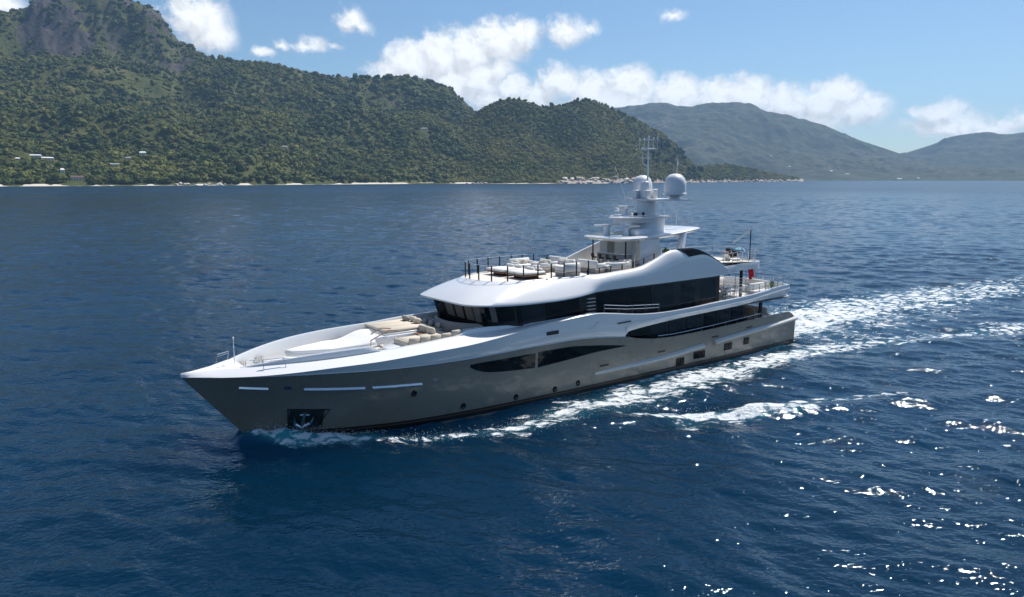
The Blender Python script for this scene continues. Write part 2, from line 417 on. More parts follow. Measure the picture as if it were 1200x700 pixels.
    brk = T.math('ADD', T.math('ADD', T.math('MULTIPLY', T.math('SUBTRACT', n1, .5), 1.9), T.math('MULTIPLY', T.math('SUBTRACT', n2, .5), 2.3)), T.math('MULTIPLY', T.math('SUBTRACT', lace, .45), -.55))
    dens = T.math('ADD', T.math('MULTIPLY', fo, 1.12), T.math('SUBTRACT', brk, .42))
    mask = T.math('MULTIPLY', T.ramp(dens, 0.12, 0.60), T.ramp(fo, 0.02, 0.16))
    T.l(T.mix(T.ramp(n2, .3, .7), c4((.60, .66, .70)), c4((.86, .88, .89))), fb.inputs['Base Color'])
    b3 = T.n('ShaderNodeBump'); b3.inputs['Strength'].default_value = 1; b3.inputs['Distance'].default_value = 0.22
    T.l(T.noise(pos, 3.2, 5, 0.7), b3.inputs['Height']); T.l(b3.outputs[0], fb.inputs['Normal'])
    mx = T.n('ShaderNodeMixShader'); T.l(mask, mx.inputs[0]); T.l(wb.outputs[0], mx.inputs[1]); T.l(fb.outputs[0], mx.inputs[2])
    T.l(mx.outputs[0], o.inputs[0])
    w = np_mesh('sea', V, grid_quads(len(rr), len(az)), {'foam': F.ravel(), 'shallow': SH.ravel(), 'lod': (LOD0+(1-LOD0)*sstep(220, 1300, RR)).ravel()}, m)
    tag(w, kind='structure')
    # the rest of the sea, behind and beside the camera, as one calm ring sector at the same level
    a2 = np.radians(np.linspace(62, 298, 80)); r2 = np.geomspace(2, 9800, 60)
    R2, A2 = np.meshgrid(r2, a2, indexing='ij')
    w2 = np_mesh('sea_astern', np.stack([R2*np.sin(A2), R2*np.cos(A2), R2*0], -1).reshape(-1, 3), grid_quads(60, 80), {'foam': R2.ravel()*0, 'shallow': R2.ravel()*0, 'lod': R2.ravel()*0+1}, m)
    tag(w2, kind='structure')

# ================================================================== LAND
shore_left = curve([-62, -48, -33, -22, -12, -5, 3], [1650, 1720, 1800, 1830, 2060, 2260, 2500])
shore_mid = curve([-13, -6, 0, 5, 9, 12, 15, 18, 20.6], [2150, 2200, 2225, 2340, 2580, 2860, 3230, 3720, 4050])
el_left = curve([-62, -48, -40, -36, -32.5, -30.7, -28.4, -26.5, -24, -22.6, -20, -17.3, -14.5, -12.1, -9.2, -7.7, -4.9, -2.2, 0, 3],
                [5.5, 7.2, 8.6, 9.3, 9.8, 10.5, 11.3, 11.4, 10.9, 9.15, 8.1, 7.95, 7.45, 7.25, 7.3, 7.4, 6.7, 4.6, 3.0, 1.2])
rc_left = curve([-62, -33, -27, -23, -20, -12, -5, 3], [3300, 3500, 3550, 3450, 3250, 3150, 3150, 3250])
el_mid = curve([-13, -10.5, -9, -6, -3, -1.24, 0, 2.5, 5.55, 8, 10, 11.7, 12.6, 13.5, 15.3, 18.2, 20.4],
               [0.05, 0.7, 1.2, 3.0, 4.55, 5.55, 5.75, 5.25, 5.72, 4.75, 3.8, 2.6, 1.55, 0.95, 1.05, 0.5, 0.05])
def land_left(az, r):
    r0 = shore_left(az); rc = rc_left(az); hc = rc*np.tan(np.radians(el_left(az))) + CAMH - 10
    u = (r-r0)/(rc-r0); uu = np.clip(u, 0, 1)
    f1 = 0.30*uu + 0.70*uu**1.25
    f2 = np.where(uu < .80, 0.62*(uu/.8)**1.15, 0.62+0.38*sstep(.80, 1.0, uu)**0.9)
    pk = sstep(-21.0, -24.5, az)*sstep(-50, -38, az)
    h = hc*(f1*(1-pk)+f2*pk)
    x = r*np.sin(np.radians(az)); y = r*np.cos(np.radians(az))
    g = 1-np.abs(fbm(x/420+3, y/620, 3, 11))*2           # spurs and gullies
    tap = np.clip(uu*4, 0, 1)*(1-0.75*sstep(.75, 1, uu))
    sp = fbm(x/520+fbm(x/300, y/300, 2, 19)*.6, y/900, 4, 15)      # spurs running down to the shore
    h = h + tap*(fbm(x/260, y/260, 4, 21)*62 + (g-.6)*40 + sp*45*np.clip(uu*1.6, 0, 1))
    cl = pk*sstep(.78, .86, uu)*sstep(1.0, .95, uu)
    h = h + cl*fbm(x/70, y/110, 4, 33)*45
    h = np.where(u > 1, hc - (u-1)*(rc-r0)*0.5, h)
    beach = np.clip((r-r0)/26, -1.2, 1)*3.2
    h = np.where(r-r0 < 26, beach, np.maximum(h, 3.2) + 0*h)
    rock = cl*sstep(-.25, .15, fbm(x/130+7, y/160, 4, 51)) + .5*sstep(.25, .5, fbm(x/90, y/90, 3, 61))*sstep(.6, .9, uu)
    return h, np.clip(rock, 0, 1), u
def land_mid(az, r):
    r0 = shore_mid(az); wd = curve([-13, -8, 0, 8, 12, 13.5, 20.4], [430, 560, 560, 520, 420, 200, 90])(az); rc = r0+wd
    hc = np.maximum(rc*np.tan(np.radians(el_mid(az))) + CAMH - 8, 2.0)
    u = (r-r0)/wd; uu = np.clip(u, 0, 1)
    h = hc*(0.55*uu + 0.45*uu**1.8)
    x = r*np.sin(np.radians(az)); y = r*np.cos(np.radians(az))
    tap = np.clip(uu*4, 0, 1)*(1-0.8*sstep(.75, 1, uu))*np.clip(hc/200, .1, 1)
    h = h + tap*(fbm(x/170, y/200, 4, 71)*46 + fbm(x/330+5, y/420, 3, 72)*60)
    h = np.where(u > 1, hc - (u-1)*wd*0.6, h)
    h = np.where(r < r0+14, np.clip((r-r0)/14, -1.2, 1)*2.5, np.maximum(h, 2.5))
    h = np.where((az < -12.8) | (az > 20.55), np.minimum(h, -1.5), h)
    rock = sstep(26, 4, h)*sstep(2.8, 4.2, az) + .8*sstep(.1, .4, fbm(x/60, y/60, 3, 91))*sstep(-11, -1, -az)*sstep(0, .25, uu)*.8*(az > 7.5)*(az < 13.2)
    return h, np.clip(rock, 0, 1), u
def land_mat(name, gA, gB, gC, rockA, rockB):
    m = bpy.data.materials.new(name); m.use_nodes = True; T = NT(m.node_tree)
    b = T.n('ShaderNodeBsdfPrincipled'); o = T.n('ShaderNodeOutputMaterial'); T.l(b.outputs[0], o.inputs[0])
    pos = T.n('ShaderNodeNewGeometry').outputs['Position']
    n1 = T.noise(pos, 0.012, 5, 0.6); n2 = T.noise(pos, 0.11, 5, 0.65)
    g = T.mix(T.ramp(n2, .35, .65), c4(gA), c4(gB)); g = T.mix(T.ramp(n1, .48, .7), g, c4(gC))
    st = T.vmath('MULTIPLY', pos, (1, 1, .35))
    r = T.mix(T.ramp(T.noise(st, .045, 6, .7), .35, .65), c4(rockA), c4(rockB))
    ra = T.n('ShaderNodeAttribute', attribute_name='rock').outputs['Fac']
    f = T.ramp(T.math('ADD', ra, T.math('MULTIPLY', T.math('SUBTRACT', T.noise(pos, .03, 5, .65), .5), 1.3)), .42, .62)
    T.l(T.mix(f, g, r), b.inputs['Base Color']); b.inputs['Roughness'].default_value = .9; b.inputs['Specular IOR Level'].default_value = .15
    bp = T.n('ShaderNodeBump'); bp.inputs['Distance'].default_value = 5; bp.inputs['Strength'].default_value = .9
    T.l(T.noise(pos, .09, 6, .65), bp.inputs['Height']); T.l(bp.outputs[0], b.inputs['Normal'])
    return m
def polar(a0, a1, na, r0f, r1f, nr):
    az = np.linspace(a0, a1, na); u = np.linspace(0, 1, nr)
    AZ, U = np.meshgrid(az, u, indexing='xy')
    return AZ, r0f(AZ) + (r1f(AZ)-r0f(AZ))*U
def land_obj(name, fn, AZ, RR, mat):
    h, rock, u = fn(AZ, RR)
    V = np.stack([RR*np.sin(np.radians(AZ)), RR*np.cos(np.radians(AZ)), h], -1).reshape(-1, 3)
    return tag(np_mesh(name, V, grid_quads(*AZ.shape), {'rock': rock.ravel()}, mat), kind='structure')
AZ, RR = polar(-60, 2.6, 900, lambda a: shore_left(a)-25, lambda a: rc_left(a)+450, 190)
land_obj('mountain', land_left, AZ, RR, land_mat('mountain_ground', (.045, .058, .014), (.085, .095, .026), (.13, .12, .04), (.105, .088, .08), (.045, .038, .038)))
AZ, RR = polar(-12.9, 20.6, 620, lambda a: shore_mid(a)-20, lambda a: shore_mid(a)+800, 120)
land_obj('wooded_headland', land_mid, AZ, RR, land_mat('headland_ground', (.05, .06, .016), (.085, .09, .026), (.13, .115, .045), (.46, .40, .34), (.26, .20, .17)))
# the far range across the bay
el_far = curve([2, 6, 7.9, 9.5, 10.8, 12.4, 14, 15.6, 16.8, 18, 19.8, 21.4, 23.6, 25.5, 27, 29, 32, 40, 55], [4.2, 4.9, 5.05, 5.2, 5.2, 4.98, 5.15, 5.15, 4.95, 4.4, 4.05, 3.65, 2.65, 1.95, 1.4, .9, .5, .4, .3])
def land_far(az, r):
    r0 = 5600+60*np.sin(az*1.3); rc = 7600.
    hc = rc*np.tan(np.radians(el_far(az))) + CAMH
    u = (r-r0)/(rc-r0); uu = np.clip(u, 0, 1)
    x = r*np.sin(np.radians(az)); y = r*np.cos(np.radians(az))
    h = hc*(.35*uu+.65*uu**1.5)
    tap = np.clip(uu*3, 0, 1)*(1-.85*sstep(.8, 1, uu))*np.clip(hc/300, .1, 1)
    h = h + tap*(fbm(x/700, y/800, 5, 111)*150 + (0.5-np.abs(fbm(x/900+4, y/1100, 3, 112)))*90)
    h = h + np.clip(uu*3, 0, 1)*(fbm(x/110, y/110, 4, 113)*26 + fbm(x/320, y/420, 3, 114)*40*(1-.7*sstep(.8, 1, uu)))
    h = np.where(u > 1, hc-(u-1)*(rc-r0)*.5, np.maximum(h, np.clip((r-r0)/10, -2, 3)))
    return h, .45*sstep(.1, .45, fbm(x/300, y/300, 4, 120)), u
el_far2 = curve([22, 24.5, 26.6, 28.2, 29.6, 31.2, 32.2, 33.5, 36, 40, 55], [.3, .9, 1.65, 2.2, 2.75, 2.9, 2.72, 2.8, 3.2, 3.4, 3.0])
def land_far2(az, r):
    r0 = 7600.+0*az; rc = 8900.
    hc = rc*np.tan(np.radians(el_far2(az))) + CAMH
    u = (r-r0)/(rc-r0); uu = np.clip(u, 0, 1)
    x = r*np.sin(np.radians(az)); y = r*np.cos(np.radians(az))
    h = hc*(.5*uu+.5*uu**1.4) + np.clip(uu*3, 0, 1)*(1-.85*sstep(.8, 1, uu))*fbm(x/600, y/700, 5, 131)*90 + np.clip(uu*3, 0, 1)*fbm(x/120, y/120, 4, 133)*28
    h = np.where(u > 1, hc-(u-1)*(rc-r0)*.5, np.maximum(h, np.clip((r-r0)/10, -2, 3)))
    return h, .2*sstep(.1, .45, fbm(x/300, y/300, 4, 120)), u
far_m = land_mat('far_range_ground', (.026, .038, .020), (.052, .062, .032), (.092, .094, .050), (.16, .14, .12), (.10, .09, .08))
AZ, RR = polar(2, 54, 900, lambda a: 5500+0*a, lambda a: 8200+0*a, 200)
land_obj('far_mountain', land_far, AZ, RR, far_m)
AZ, RR = polar(22, 54, 340, lambda a: 7550+0*a, lambda a: 9300+0*a, 70)
land_obj('farther_mountain', land_far2, AZ, RR, far_m)
# beach: a strip of pale coral sand along the left shore
def build_beach():
    AZ, U = np.meshgrid(np.linspace(-58, 10.4, 800), np.linspace(-6, 26, 9))
    r0 = np.where(AZ < -4.6, shore_left(AZ), shore_mid(AZ))
    x = (r0+U)*np.sin(np.radians(AZ)); y = (r0+U)*np.cos(np.radians(AZ))
    w = np.clip(fbm(AZ*1.1, AZ*0+3, 3, 140)*1.6+.75, .15, 1.15)
    z = U/26*3.4*w + 0.25 - (1-w)*.5*(U/26)
    m = principled('coral_sand', (.62, .56, .46), .9, spec=.2, var=.12, vscale=.05)
    tag(np_mesh('beach', np.stack([x, y, z], -1).reshape(-1, 3), grid_quads(*AZ.shape), None, m), kind='structure')
build_beach()
def ground(az, r):
    az = np.atleast_1d(np.asarray(az, float)); r = np.atleast_1d(np.asarray(r, float))
    a = np.where(az < 2.6, land_left(az, r)[0], -5); b = np.where((az > -12.8) & (az < 20.5), land_mid(np.clip(az, -13, 20.4), r)[0], -5)
    return np.maximum(a, b)
def azr(x, y): return math.degrees(math.atan2(x, y)), math.hypot(x, y)
build_water()

# ---- forest: crowns scattered over the slopes
def leaf_mat(name, A, Bc, Cc, hi):
    m = bpy.data.materials.new(name); m.use_nodes = True; T = NT(m.node_tree)
    b = T.n('ShaderNodeBsdfPrincipled'); o = T.n('ShaderNodeOutputMaterial'); T.l(b.outputs[0], o.inputs[0])
    oi = T.n('ShaderNodeObjectInfo').outputs['Random']
    pos = T.n('ShaderNodeNewGeometry').outputs['Position']
    n1 = T.noise(pos, .008, 4, .6)
    n3 = T.noise(pos, .035, 3, .6)
    c = T.mix(T.math('ADD', T.math('MULTIPLY', oi, .55), T.math('MULTIPLY', n3, .45)), c4(A), c4(Bc)); c = T.mix(T.ramp(n1, .42, .60), c, c4(Cc))  # broad sunlit patches painted into the leaf colour by noise
    rare = T.ramp(T.math('FRACT', T.math('MULTIPLY', oi, 37.31)), .84, .9)
    c = T.mix(T.math('MULTIPLY', rare, .6), c, c4(hi))
    T.l(c, b.inputs['Base Color']); b.inputs['Roughness'].default_value = .75; b.inputs['Specular IOR Level'].default_value = .2
    bp = T.n('ShaderNodeBump'); bp.inputs['Distance'].default_value = 1.2; bp.inputs['Strength'].default_value = 1
    T.l(T.noise(pos, .55, 3, .7), bp.inputs['Height']); T.l(bp.outputs[0], b.inputs['Normal'])
    return m
LM_L = leaf_mat('mountain_leaves', (.034, .056, .011), (.080, .105, .018), (.150, .156, .028), (.17, .165, .035))  # darkened greens stand in for cloud shadow over the mountain
LM_M = leaf_mat('headland_leaves', (.068, .092, .016), (.14, .152, .026), (.195, .178, .038), (.22, .195, .055))  # brighter, yellower greens paint sunlight onto the headland
LM_D = leaf_mat('dark_casuarina_leaves', (.020, .036, .012), (.034, .052, .016), (.045, .06, .018), (.06, .07, .02))
BARK = principled('bark', (.12, .10, .08), .9, var=.2)
def crown_mesh(name, seed, mat, flat=.75, nb=10, leaves=220):
    rng = np.random.RandomState(seed); bm = bmesh.new(); bmesh.ops.create_icosphere(bm, subdivisions=2, radius=1.0)
    sv_ = np.array([v.co[:] for v in bm.verts]); sf = np.array([[v.index for v in f.verts] for f in bm.faces]); bm.free()
    V = []; Fc = []; n = 0
    for i in range(nb):
        a = rng.uniform(0, 6.28); d = 0 if i == 0 else rng.uniform(.3, .72); rad = rng.uniform(.28, .5) if i else .62
        c = np.array([d*math.cos(a), d*math.sin(a), (rng.uniform(.1, .75)*(1-d*.6) if i else .35)])
        P = sv_*rad; nn = sv_*2.2+seed*3+i*5
        dsp = 1+.42*(vnoise(nn[:, 0]*1.7+nn[:, 2], nn[:, 1]*1.7-nn[:, 2]*.7, seed+i)-.5)+.3*(rng.rand(len(sv_))-.5)
        P = P*dsp[:, None]; P[:, 2] *= flat
        V.append(P+c); Fc.append(sf+n); n += len(P)
    A = np.concatenate(V)
    lv = A[rng.randint(0, len(A), leaves)]
    L = []; 
    for p in lv:
        q = rng.normal(size=(3, 3))*.085
        L.append(p*1.06+q)
    L = np.concatenate(L); lf = np.arange(n, n+len(L)).reshape(-1, 3)
    me = bpy.data.meshes.new(name); me.from_pydata(np.concatenate([A, L]).tolist(), [], np.concatenate(Fc+[lf]).tolist())
    me.materials.append(mat)
    return me
def scatter(name, label_kind, az, r, h, rad, hgt, mat, seed):
    col = bpy.data.collections.new(name+'_crowns')      # not linked to the scene: only a source of shapes
    for k in range(6):
        o = bpy.data.objects.new('crown', crown_mesh('crown', seed+k, mat, flat=(.75 if k < 4 else 1.25), nb=(10 if k < 4 else 7))); col.objects.link(o)
    x = r*np.sin(np.radians(az)); y = r*np.cos(np.radians(az))
    ob = np_mesh(name, np.stack([x, y, h], -1), np.zeros((0, 4), int), {'rad': rad, 'hgt': hgt})
    tag(ob, kind='stuff')
    ng = bpy.data.node_groups.new(name+'_scatter', 'GeometryNodeTree')
    ng.interface.new_socket('Geometry', in_out='INPUT', socket_type='NodeSocketGeometry'); ng.interface.new_socket('Geometry', in_out='OUTPUT', socket_type='NodeSocketGeometry')
    N = ng.nodes; Lk = ng.links
    gi = N.new('NodeGroupInput'); go = N.new('NodeGroupOutput')
    ci = N.new('GeometryNodeCollectionInfo'); ci.inputs['Collection'].default_value = col
    ci.inputs['Separate Children'].default_value = True; ci.inputs['Reset Children'].default_value = True
    iop = N.new('GeometryNodeInstanceOnPoints'); iop.inputs['Pick Instance'].default_value = True
    ri = N.new('FunctionNodeRandomValue'); ri.data_type = 'INT'; ri.inputs['Min'].default_value = 0; ri.inputs['Max'].default_value = 5
    rr_ = N.new('FunctionNodeRandomValue'); rr_.data_type = 'FLOAT_VECTOR'; rr_.inputs[0].default_value = (-.08, -.08, 0); rr_.inputs[1].default_value = (.08, .08, 6.28)
    a1 = N.new('GeometryNodeInputNamedAttribute'); a1.data_type = 'FLOAT'; a1.inputs[0].default_value = 'rad'
    a2 = N.new('GeometryNodeInputNamedAttribute'); a2.data_type = 'FLOAT'; a2.inputs[0].default_value = 'hgt'
    cx = N.new('ShaderNodeCombineXYZ')
    for i, a in ((0, a1), (1, a1), (2, a2)): Lk.new(a.outputs[0], cx.inputs[i])
    Lk.new(gi.outputs[0], iop.inputs['Points']); Lk.new(ci.outputs[0], iop.inputs['Instance'])
    Lk.new([o_ for o_ in ri.outputs if o_.enabled][0], iop.inputs['Instance Index'])
    Lk.new(rr_.outputs[0], iop.inputs['Rotation']); Lk.new(cx.outputs[0], iop.inputs['Scale'])
    Lk.new(iop.outputs[0], go.inputs[0])
    md = ob.modifiers.new('scatter', 'NODES'); md.node_group = ng
    return ob
HOUSES = [  # azimuth, distance, width, depth, storeys, roof, label
    (-32.35, 2080, 9, 7, 1, 'w', 'tiny white house at the far left edge of the wooded slope'),
    (-31.55, 2120, 34, 9, 1, 'w', 'long low house with a pale roof high on the left slope'),
    (-30.75, 2130, 24, 8, 1, 'w', 'pale roofed house right beside the long low house'),
    (-30.0, 1935, 8, 7, 2, 'w', 'small white cube house just above the big brown roofed house'),
    (-29.2, 1862, 26, 13, 2, 'b', 'big brown roofed house with pale walls near the beach'),
    (-27.0, 2010, 20, 8, 1, 'g', 'grey roofed house among trees below the bright white house'),
    (-26.2, 2070, 12, 8, 1, 'g', 'small grey house among trees left of the bright white house'),
    (-25.3, 2130, 15, 8, 2, 'w', 'bright white house alone in dense wood above the beach'),
    (-6.4, 2560, 22, 10, 1, 'g', 'grey roofed house high in the saddle between mountain and headland'),
    (-16.2, 2250, 14, 8, 1, 'g', 'small grey house in the wood on the middle slope'),
]
def build_forest():
    rng = np.random.RandomState(5)
    n = 60000
    az = rng.uniform(-50, 1.5, n); r0 = shore_left(az); rc = rc_left(az)
    r = r0+26+(rc+60-r0-26)*rng.rand(n)**.85
    h, rock, u = land_left(az, r)
    x = r*np.sin(np.radians(az)); y = r*np.cos(np.radians(az))
    patch = fbm(x/160, y/200, 3, 201)
    rad = (2.5+11.0*rng.rand(n)**4.2)*(1.15+.6*patch)*np.where(u < .25, 1.15, .9)
    keep = (rng.rand(n) > rock*.93) & (rng.rand(n) > sstep(.12, .4, patch)*.75)
    for (a, d, w, dp, st, rf, lb) in HOUSES:
        hx, hy = d*math.sin(R(a)), d*math.cos(R(a)); ux, uy = math.sin(R(a)), math.cos(R(a))
        fwd = (x-hx)*ux+(y-hy)*uy; lat = (x-hx)*uy-(y-hy)*ux
        keep &= ~((np.abs(lat) < w*.5+rad*.9) & (fwd > -45) & (fwd < dp+4))
    mid = land_mid(np.clip(az, -13, 20), r)[0]
    keep &= ~((az > -12.5) & (mid > h-2))
    # keep the cove floor below the headland free of mountain trees
    az, r, h, rad = az[keep], r[keep], h[keep], rad[keep]
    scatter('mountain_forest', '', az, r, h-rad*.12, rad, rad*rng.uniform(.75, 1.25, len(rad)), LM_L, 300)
    n = 34000
    az = rng.uniform(-12.6, 20.3, n); r0 = shore_mid(az); wd = curve([-13, -8, 0, 8, 12, 13.5, 20.4], [430, 560, 560, 520, 420, 200, 90])(az)
    r = r0+12+(wd*1.08-12)*rng.rand(n)
    h, rock, u = land_mid(az, r)
    rad = (2.0+6.0*rng.rand(n)**3.2)*np.where(az > 13, 1.0, 1.0)*np.where(az < -5, 1.25, 1)
    left = land_left(np.clip(az, -60, 2.6), r)[0]
    keep = (rng.rand(n) > rock*.85) & ~((az > 3.2) & (az < 10) & (h < 9+9*fbm(az*2.1, az*0+4, 3, 77))) & ~((az < 2.5) & (left > h+1)) & (h > 3.2)
    az, r, h, rad = az[keep], r[keep], h[keep], rad[keep]
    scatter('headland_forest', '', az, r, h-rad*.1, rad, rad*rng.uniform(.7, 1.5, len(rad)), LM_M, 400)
build_forest()
# ---- trees one can tell apart: the row behind the beach and the crest of the headland
def build_trees():
    rng = random.Random(12)
    protos = []
    for k in range(6):
        e = empty('tree', (0, 0, 0))
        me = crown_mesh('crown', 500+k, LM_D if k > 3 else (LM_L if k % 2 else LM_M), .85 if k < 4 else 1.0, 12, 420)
        c = bpy.data.objects.new('crown', me); C.objects.link(c); c.parent = e; c.location = (0, 0, .62)
        t = MB().tube([(0, 0, -.15), (.05, .02, .4), (.0, .05, .95)], .075, 6, r2=.035)
        for q in range(4):
            a = q*1.6+k; t.tube([(.03, .03, .55), (.25*math.cos(a), .25*math.sin(a), .95)], .03, 5, r2=.015)
        t.build('trunk', BARK, e)
        protos.append(e)
    used = [False]*6
    def put(az, r, rad, lb, grp, hs=1.0, dark=False):
        k = rng.randrange(4) if not dark else 4+rng.randrange(2)
        o = protos[k] if not used[k] else copy_tree(protos[k]); used[k] = True
        h = float(ground(az, r)[0])
        o.location = (r*math.sin(R(az)), r*math.cos(R(az)), h-.3); o.rotation_euler = (0, 0, rng.uniform(0, 6.28)); o.scale = (rad, rad, rad*hs)
        tag(o, lb, 'tree', grp)
    for i in range(58):
        az = -33.5+i*.52+rng.uniform(-.15, .15); 
        if -29.9 < az < -28.6: continue
        put(az, float(shore_left(az))+30+rng.uniform(0, 14), rng.uniform(6, 12), 'dark round crowned tree in the row right behind the white beach', 'trees lining the beach', rng.uniform(.8, 1.1))
    for i in range(15):
        az = rng.choice([-1.4, -.9, 5.2, 5.6, 6.0, 4.6, 6.6, 2.9, 7.2, 0.2])+rng.uniform(-.2, .2)
        put(az, float(shore_mid(az))+550, rng.uniform(4.5, 7), 'small dark tree standing up on the skyline of the headland', 'trees on the headland skyline', rng.uniform(1.2, 1.8))
    for i in range(52):
        az = 9.9+i*.072+rng.uniform(-.1, .1)
        put(az, float(shore_mid(az))+rng.uniform(150, 400)*(1 if az < 12.6 else .4), rng.uniform(5, 9), 'tall dark tree on the steep seaward edge of the headland', 'trees on the steep edge of the headland', rng.uniform(1.3, 1.9), True)
build_trees()
# ---- houses
def build_houses():
    mw = principled('house_wall', (.62, .58, .50), .8, var=.08); mr = {'w': principled('white_house_roof', (.82, .82, .80), .5, var=.04), 'b': principled('brown_house_roof', (.13, .07, .05), .8, var=.2, vscale=1.5), 'g': principled('grey_house_roof', (.34, .34, .34), .7, var=.1)}
    mg = principled('house_window_glass', (.02, .025, .03), .1)
    far = [(18.35, 6350, 22, 12, 1, 'w', 'white house highest on the far green slope across the bay'), (23.3, 5900, 26, 12, 1, 'w', 'white house low on the far slope near the right shore'), (22.3, 6050, 18, 12, 2, 'w', 'pale house on the far slope above the right shore'), (26.5, 5720, 30, 12, 1, 'w', 'white waterside house on the far right shore'), (27.6, 5760, 16, 12, 1, 'w', 'small pale house farthest right on the far shore'), (19.6, 6150, 20, 12, 1, 'w', 'pale house in the middle of the far green slope')]
    for (a, d, w, dp, st, rf, lb) in HOUSES+far:
        x, y = d*math.sin(R(a)), d*math.cos(R(a))
        z = float(ground(a, d)[0]) if d < 5000 else float(land_far(np.array(a), np.array(float(d)))[0])
        e = empty('house', (x, y, z), -R(a)+random.uniform(-.15, .15)); tag(e, lb, 'house', 'houses on the wooded slopes')
        hh = 3.1*st
        MB().box((0, dp/2, hh/2-1.5), (w, dp, hh+3), .05).build('wall', mw if rf != 'w' or st == 1 else mr['w'], e)
        rb = MB(); o = .8; ry = dp/2
        pts = [(-w/2-o, -o, hh), (w/2+o, -o, hh), (w/2+o, dp+o, hh), (-w/2-o, dp+o, hh)]
        k = min(w, dp)*.33; up = 2.3 if st == 1 else 3.4
        top = [(-w/2+k*.6, ry, hh+up), (w/2-k*.6, ry, hh+up)]
        rb.add(pts+top, [(0, 1, 5, 4), (1, 2, 5), (2, 3, 4, 5), (3, 0, 4), (3, 2, 1, 0)]); rb.build('roof', mr[rf], e, smooth=0)
        if d < 5000:
            nw = max(2, int(w/5))
            for f in range(st):
                for q in range(nw):
                    MB().box((-w/2+w*(q+.5)/nw, -.03, 1.6+3.1*f), (1.7, .12, 1.4), .01).build('window', mg, e)
build_houses()
# ---- boulders along the waterline
def build_boulders():
    rng = random.Random(4)
    mats = [principled('granite_pale', (.62, .56, .49), .85, var=.25, vscale=.5, bump=.2, bscale=1), principled('granite_pink', (.46, .37, .32), .85, var=.25, vscale=.5, bump=.2, bscale=1)]
    mes = []
    for k in range(6):
        bm = bmesh.new(); bmesh.ops.create_icosphere(bm, subdivisions=3, radius=1)
        for v in bm.verts:
            n = v.co.copy(); d = 1+.5*float(vnoise(n.x*1.6+k*7+n.z, n.y*1.6-n.z*.8, k)-.5)+.16*float(vnoise(n.x*4+n.z*2, n.y*4+k, k+9)-.5)
            v.co = Vector((n.x*d*1.25, n.y*d, n.z*d*.8))
        me = bpy.data.meshes.new('boulder'); bm.to_mesh(me); bm.free(); me.materials.append(mats[k % 2])
        me.polygons.foreach_set('use_smooth', [True]*len(me.polygons)); mes.append(me)
    def put(az, r, s, lb, grp, dz=0):
        o = bpy.data.objects.new('boulder', rng.choice(mes)); C.objects.link(o)
        o.location = (r*math.sin(R(az)), r*math.cos(R(az)), max(.2, float(ground(az, r)[0]))+s*.15+dz); o.scale = (s, s, s*rng.uniform(.7, 1.1)); o.rotation_euler = (rng.uniform(-.3, .3), rng.uniform(-.3, .3), rng.uniform(0, 6.28))
        tag(o, lb, 'boulder', grp)
    for i in range(48):
        az = rng.uniform(3.4, 9.6); q = rng.random()
        put(az, float(shore_mid(az))+q*46-4, rng.uniform(3, 9.5), 'pale granite boulder on the bare rocks at the foot of the headland', 'boulders at the foot of the headland')
    for i in range(46):
        az = rng.choice([rng.uniform(12.2, 20.2), rng.gauss(17.6, .8), rng.gauss(19.9, .25)]); az = min(az, 20.45)
        put(az, float(shore_mid(az))+rng.uniform(-6, 26), rng.uniform(3.5, 9), 'pale boulder along the low rocky point at the end of the headland', 'boulders on the low rocky point')
    for i in range(16):
        az = rng.uniform(-23.4, -18.8)
        put(az, float(shore_left(az))+rng.uniform(-2, 24), rng.uniform(2.5, 4.6), 'dark and pale boulder on the white beach under the mountain', 'boulders on the beach')
    for i in range(8):
        az = rng.uniform(-3.4, -1.4)
        put(az, float(shore_mid(az))+rng.uniform(-4, 10), rng.uniform(2.5, 4.5), 'grey boulder on the shore where headland and mountain meet', 'boulders by the cove')
build_boulders()
# ---- air: pale sea haze over the whole bay
def build_haze():
    b = MB().box((0, 0, 0), (2, 2, 2)); o = b.build('haze', bpy.data.materials.new('sea_haze'), smooth=0)
    o.scale = (9900, 9900, 470); o.location = (0, 0, 466.0)
    m = o.data.materials[0]; m.use_nodes = True; T = NT(m.node_tree)
    v = T.n('ShaderNodeVolumePrincipled'); out = T.n('ShaderNodeOutputMaterial'); T.l(v.outputs[0], out.inputs['Volume'])
    v.inputs['Color'].default_value = (.40, .66, 1.0, 1); v.inputs['Density'].default_value = HAZE; v.inputs['Anisotropy'].default_value = 0.25
    tag(o, kind='stuff')
HAZE = 5.4e-5
if HAZE: build_haze()
# ================================================================== YACHT
Y = tag(empty('yacht', (BO[0], BO[1], 0), BA), 'large white and grey motor yacht under way across the blue bay', 'yacht')
L_ = 54.5
hk = curve([0, 1.5, 3.5, 5, 8, 10, 13.4, 16.4, 18.7, 21.6, 25.5, 28, 31], [4.46, 4.46, 4.44, 4.41, 4.31, 4.21, 4.09, 4.04, 4.06, 4.12, 4.14, 4.02, 3.70])
hg = curve([31, 32.5, 34.5, 36.8, 41, 47, 53, 53.5, 54.5], [3.70, 3.35, 3.08, 2.98, 3.02, 3.17, 3.24, 3.12, 2.45])
htop = lambda s: np.where(np.asarray(s) < 31, hk(s), hg(s))
bks = lambda s: bk(s)
sg = np.concatenate([np.linspace(0, 1, 40)**1.6*0.35, np.linspace(.35, 1, 70)[1:]])
WR = np.concatenate([[-.45, -.2, -.08], np.linspace(0, 1, 14)])
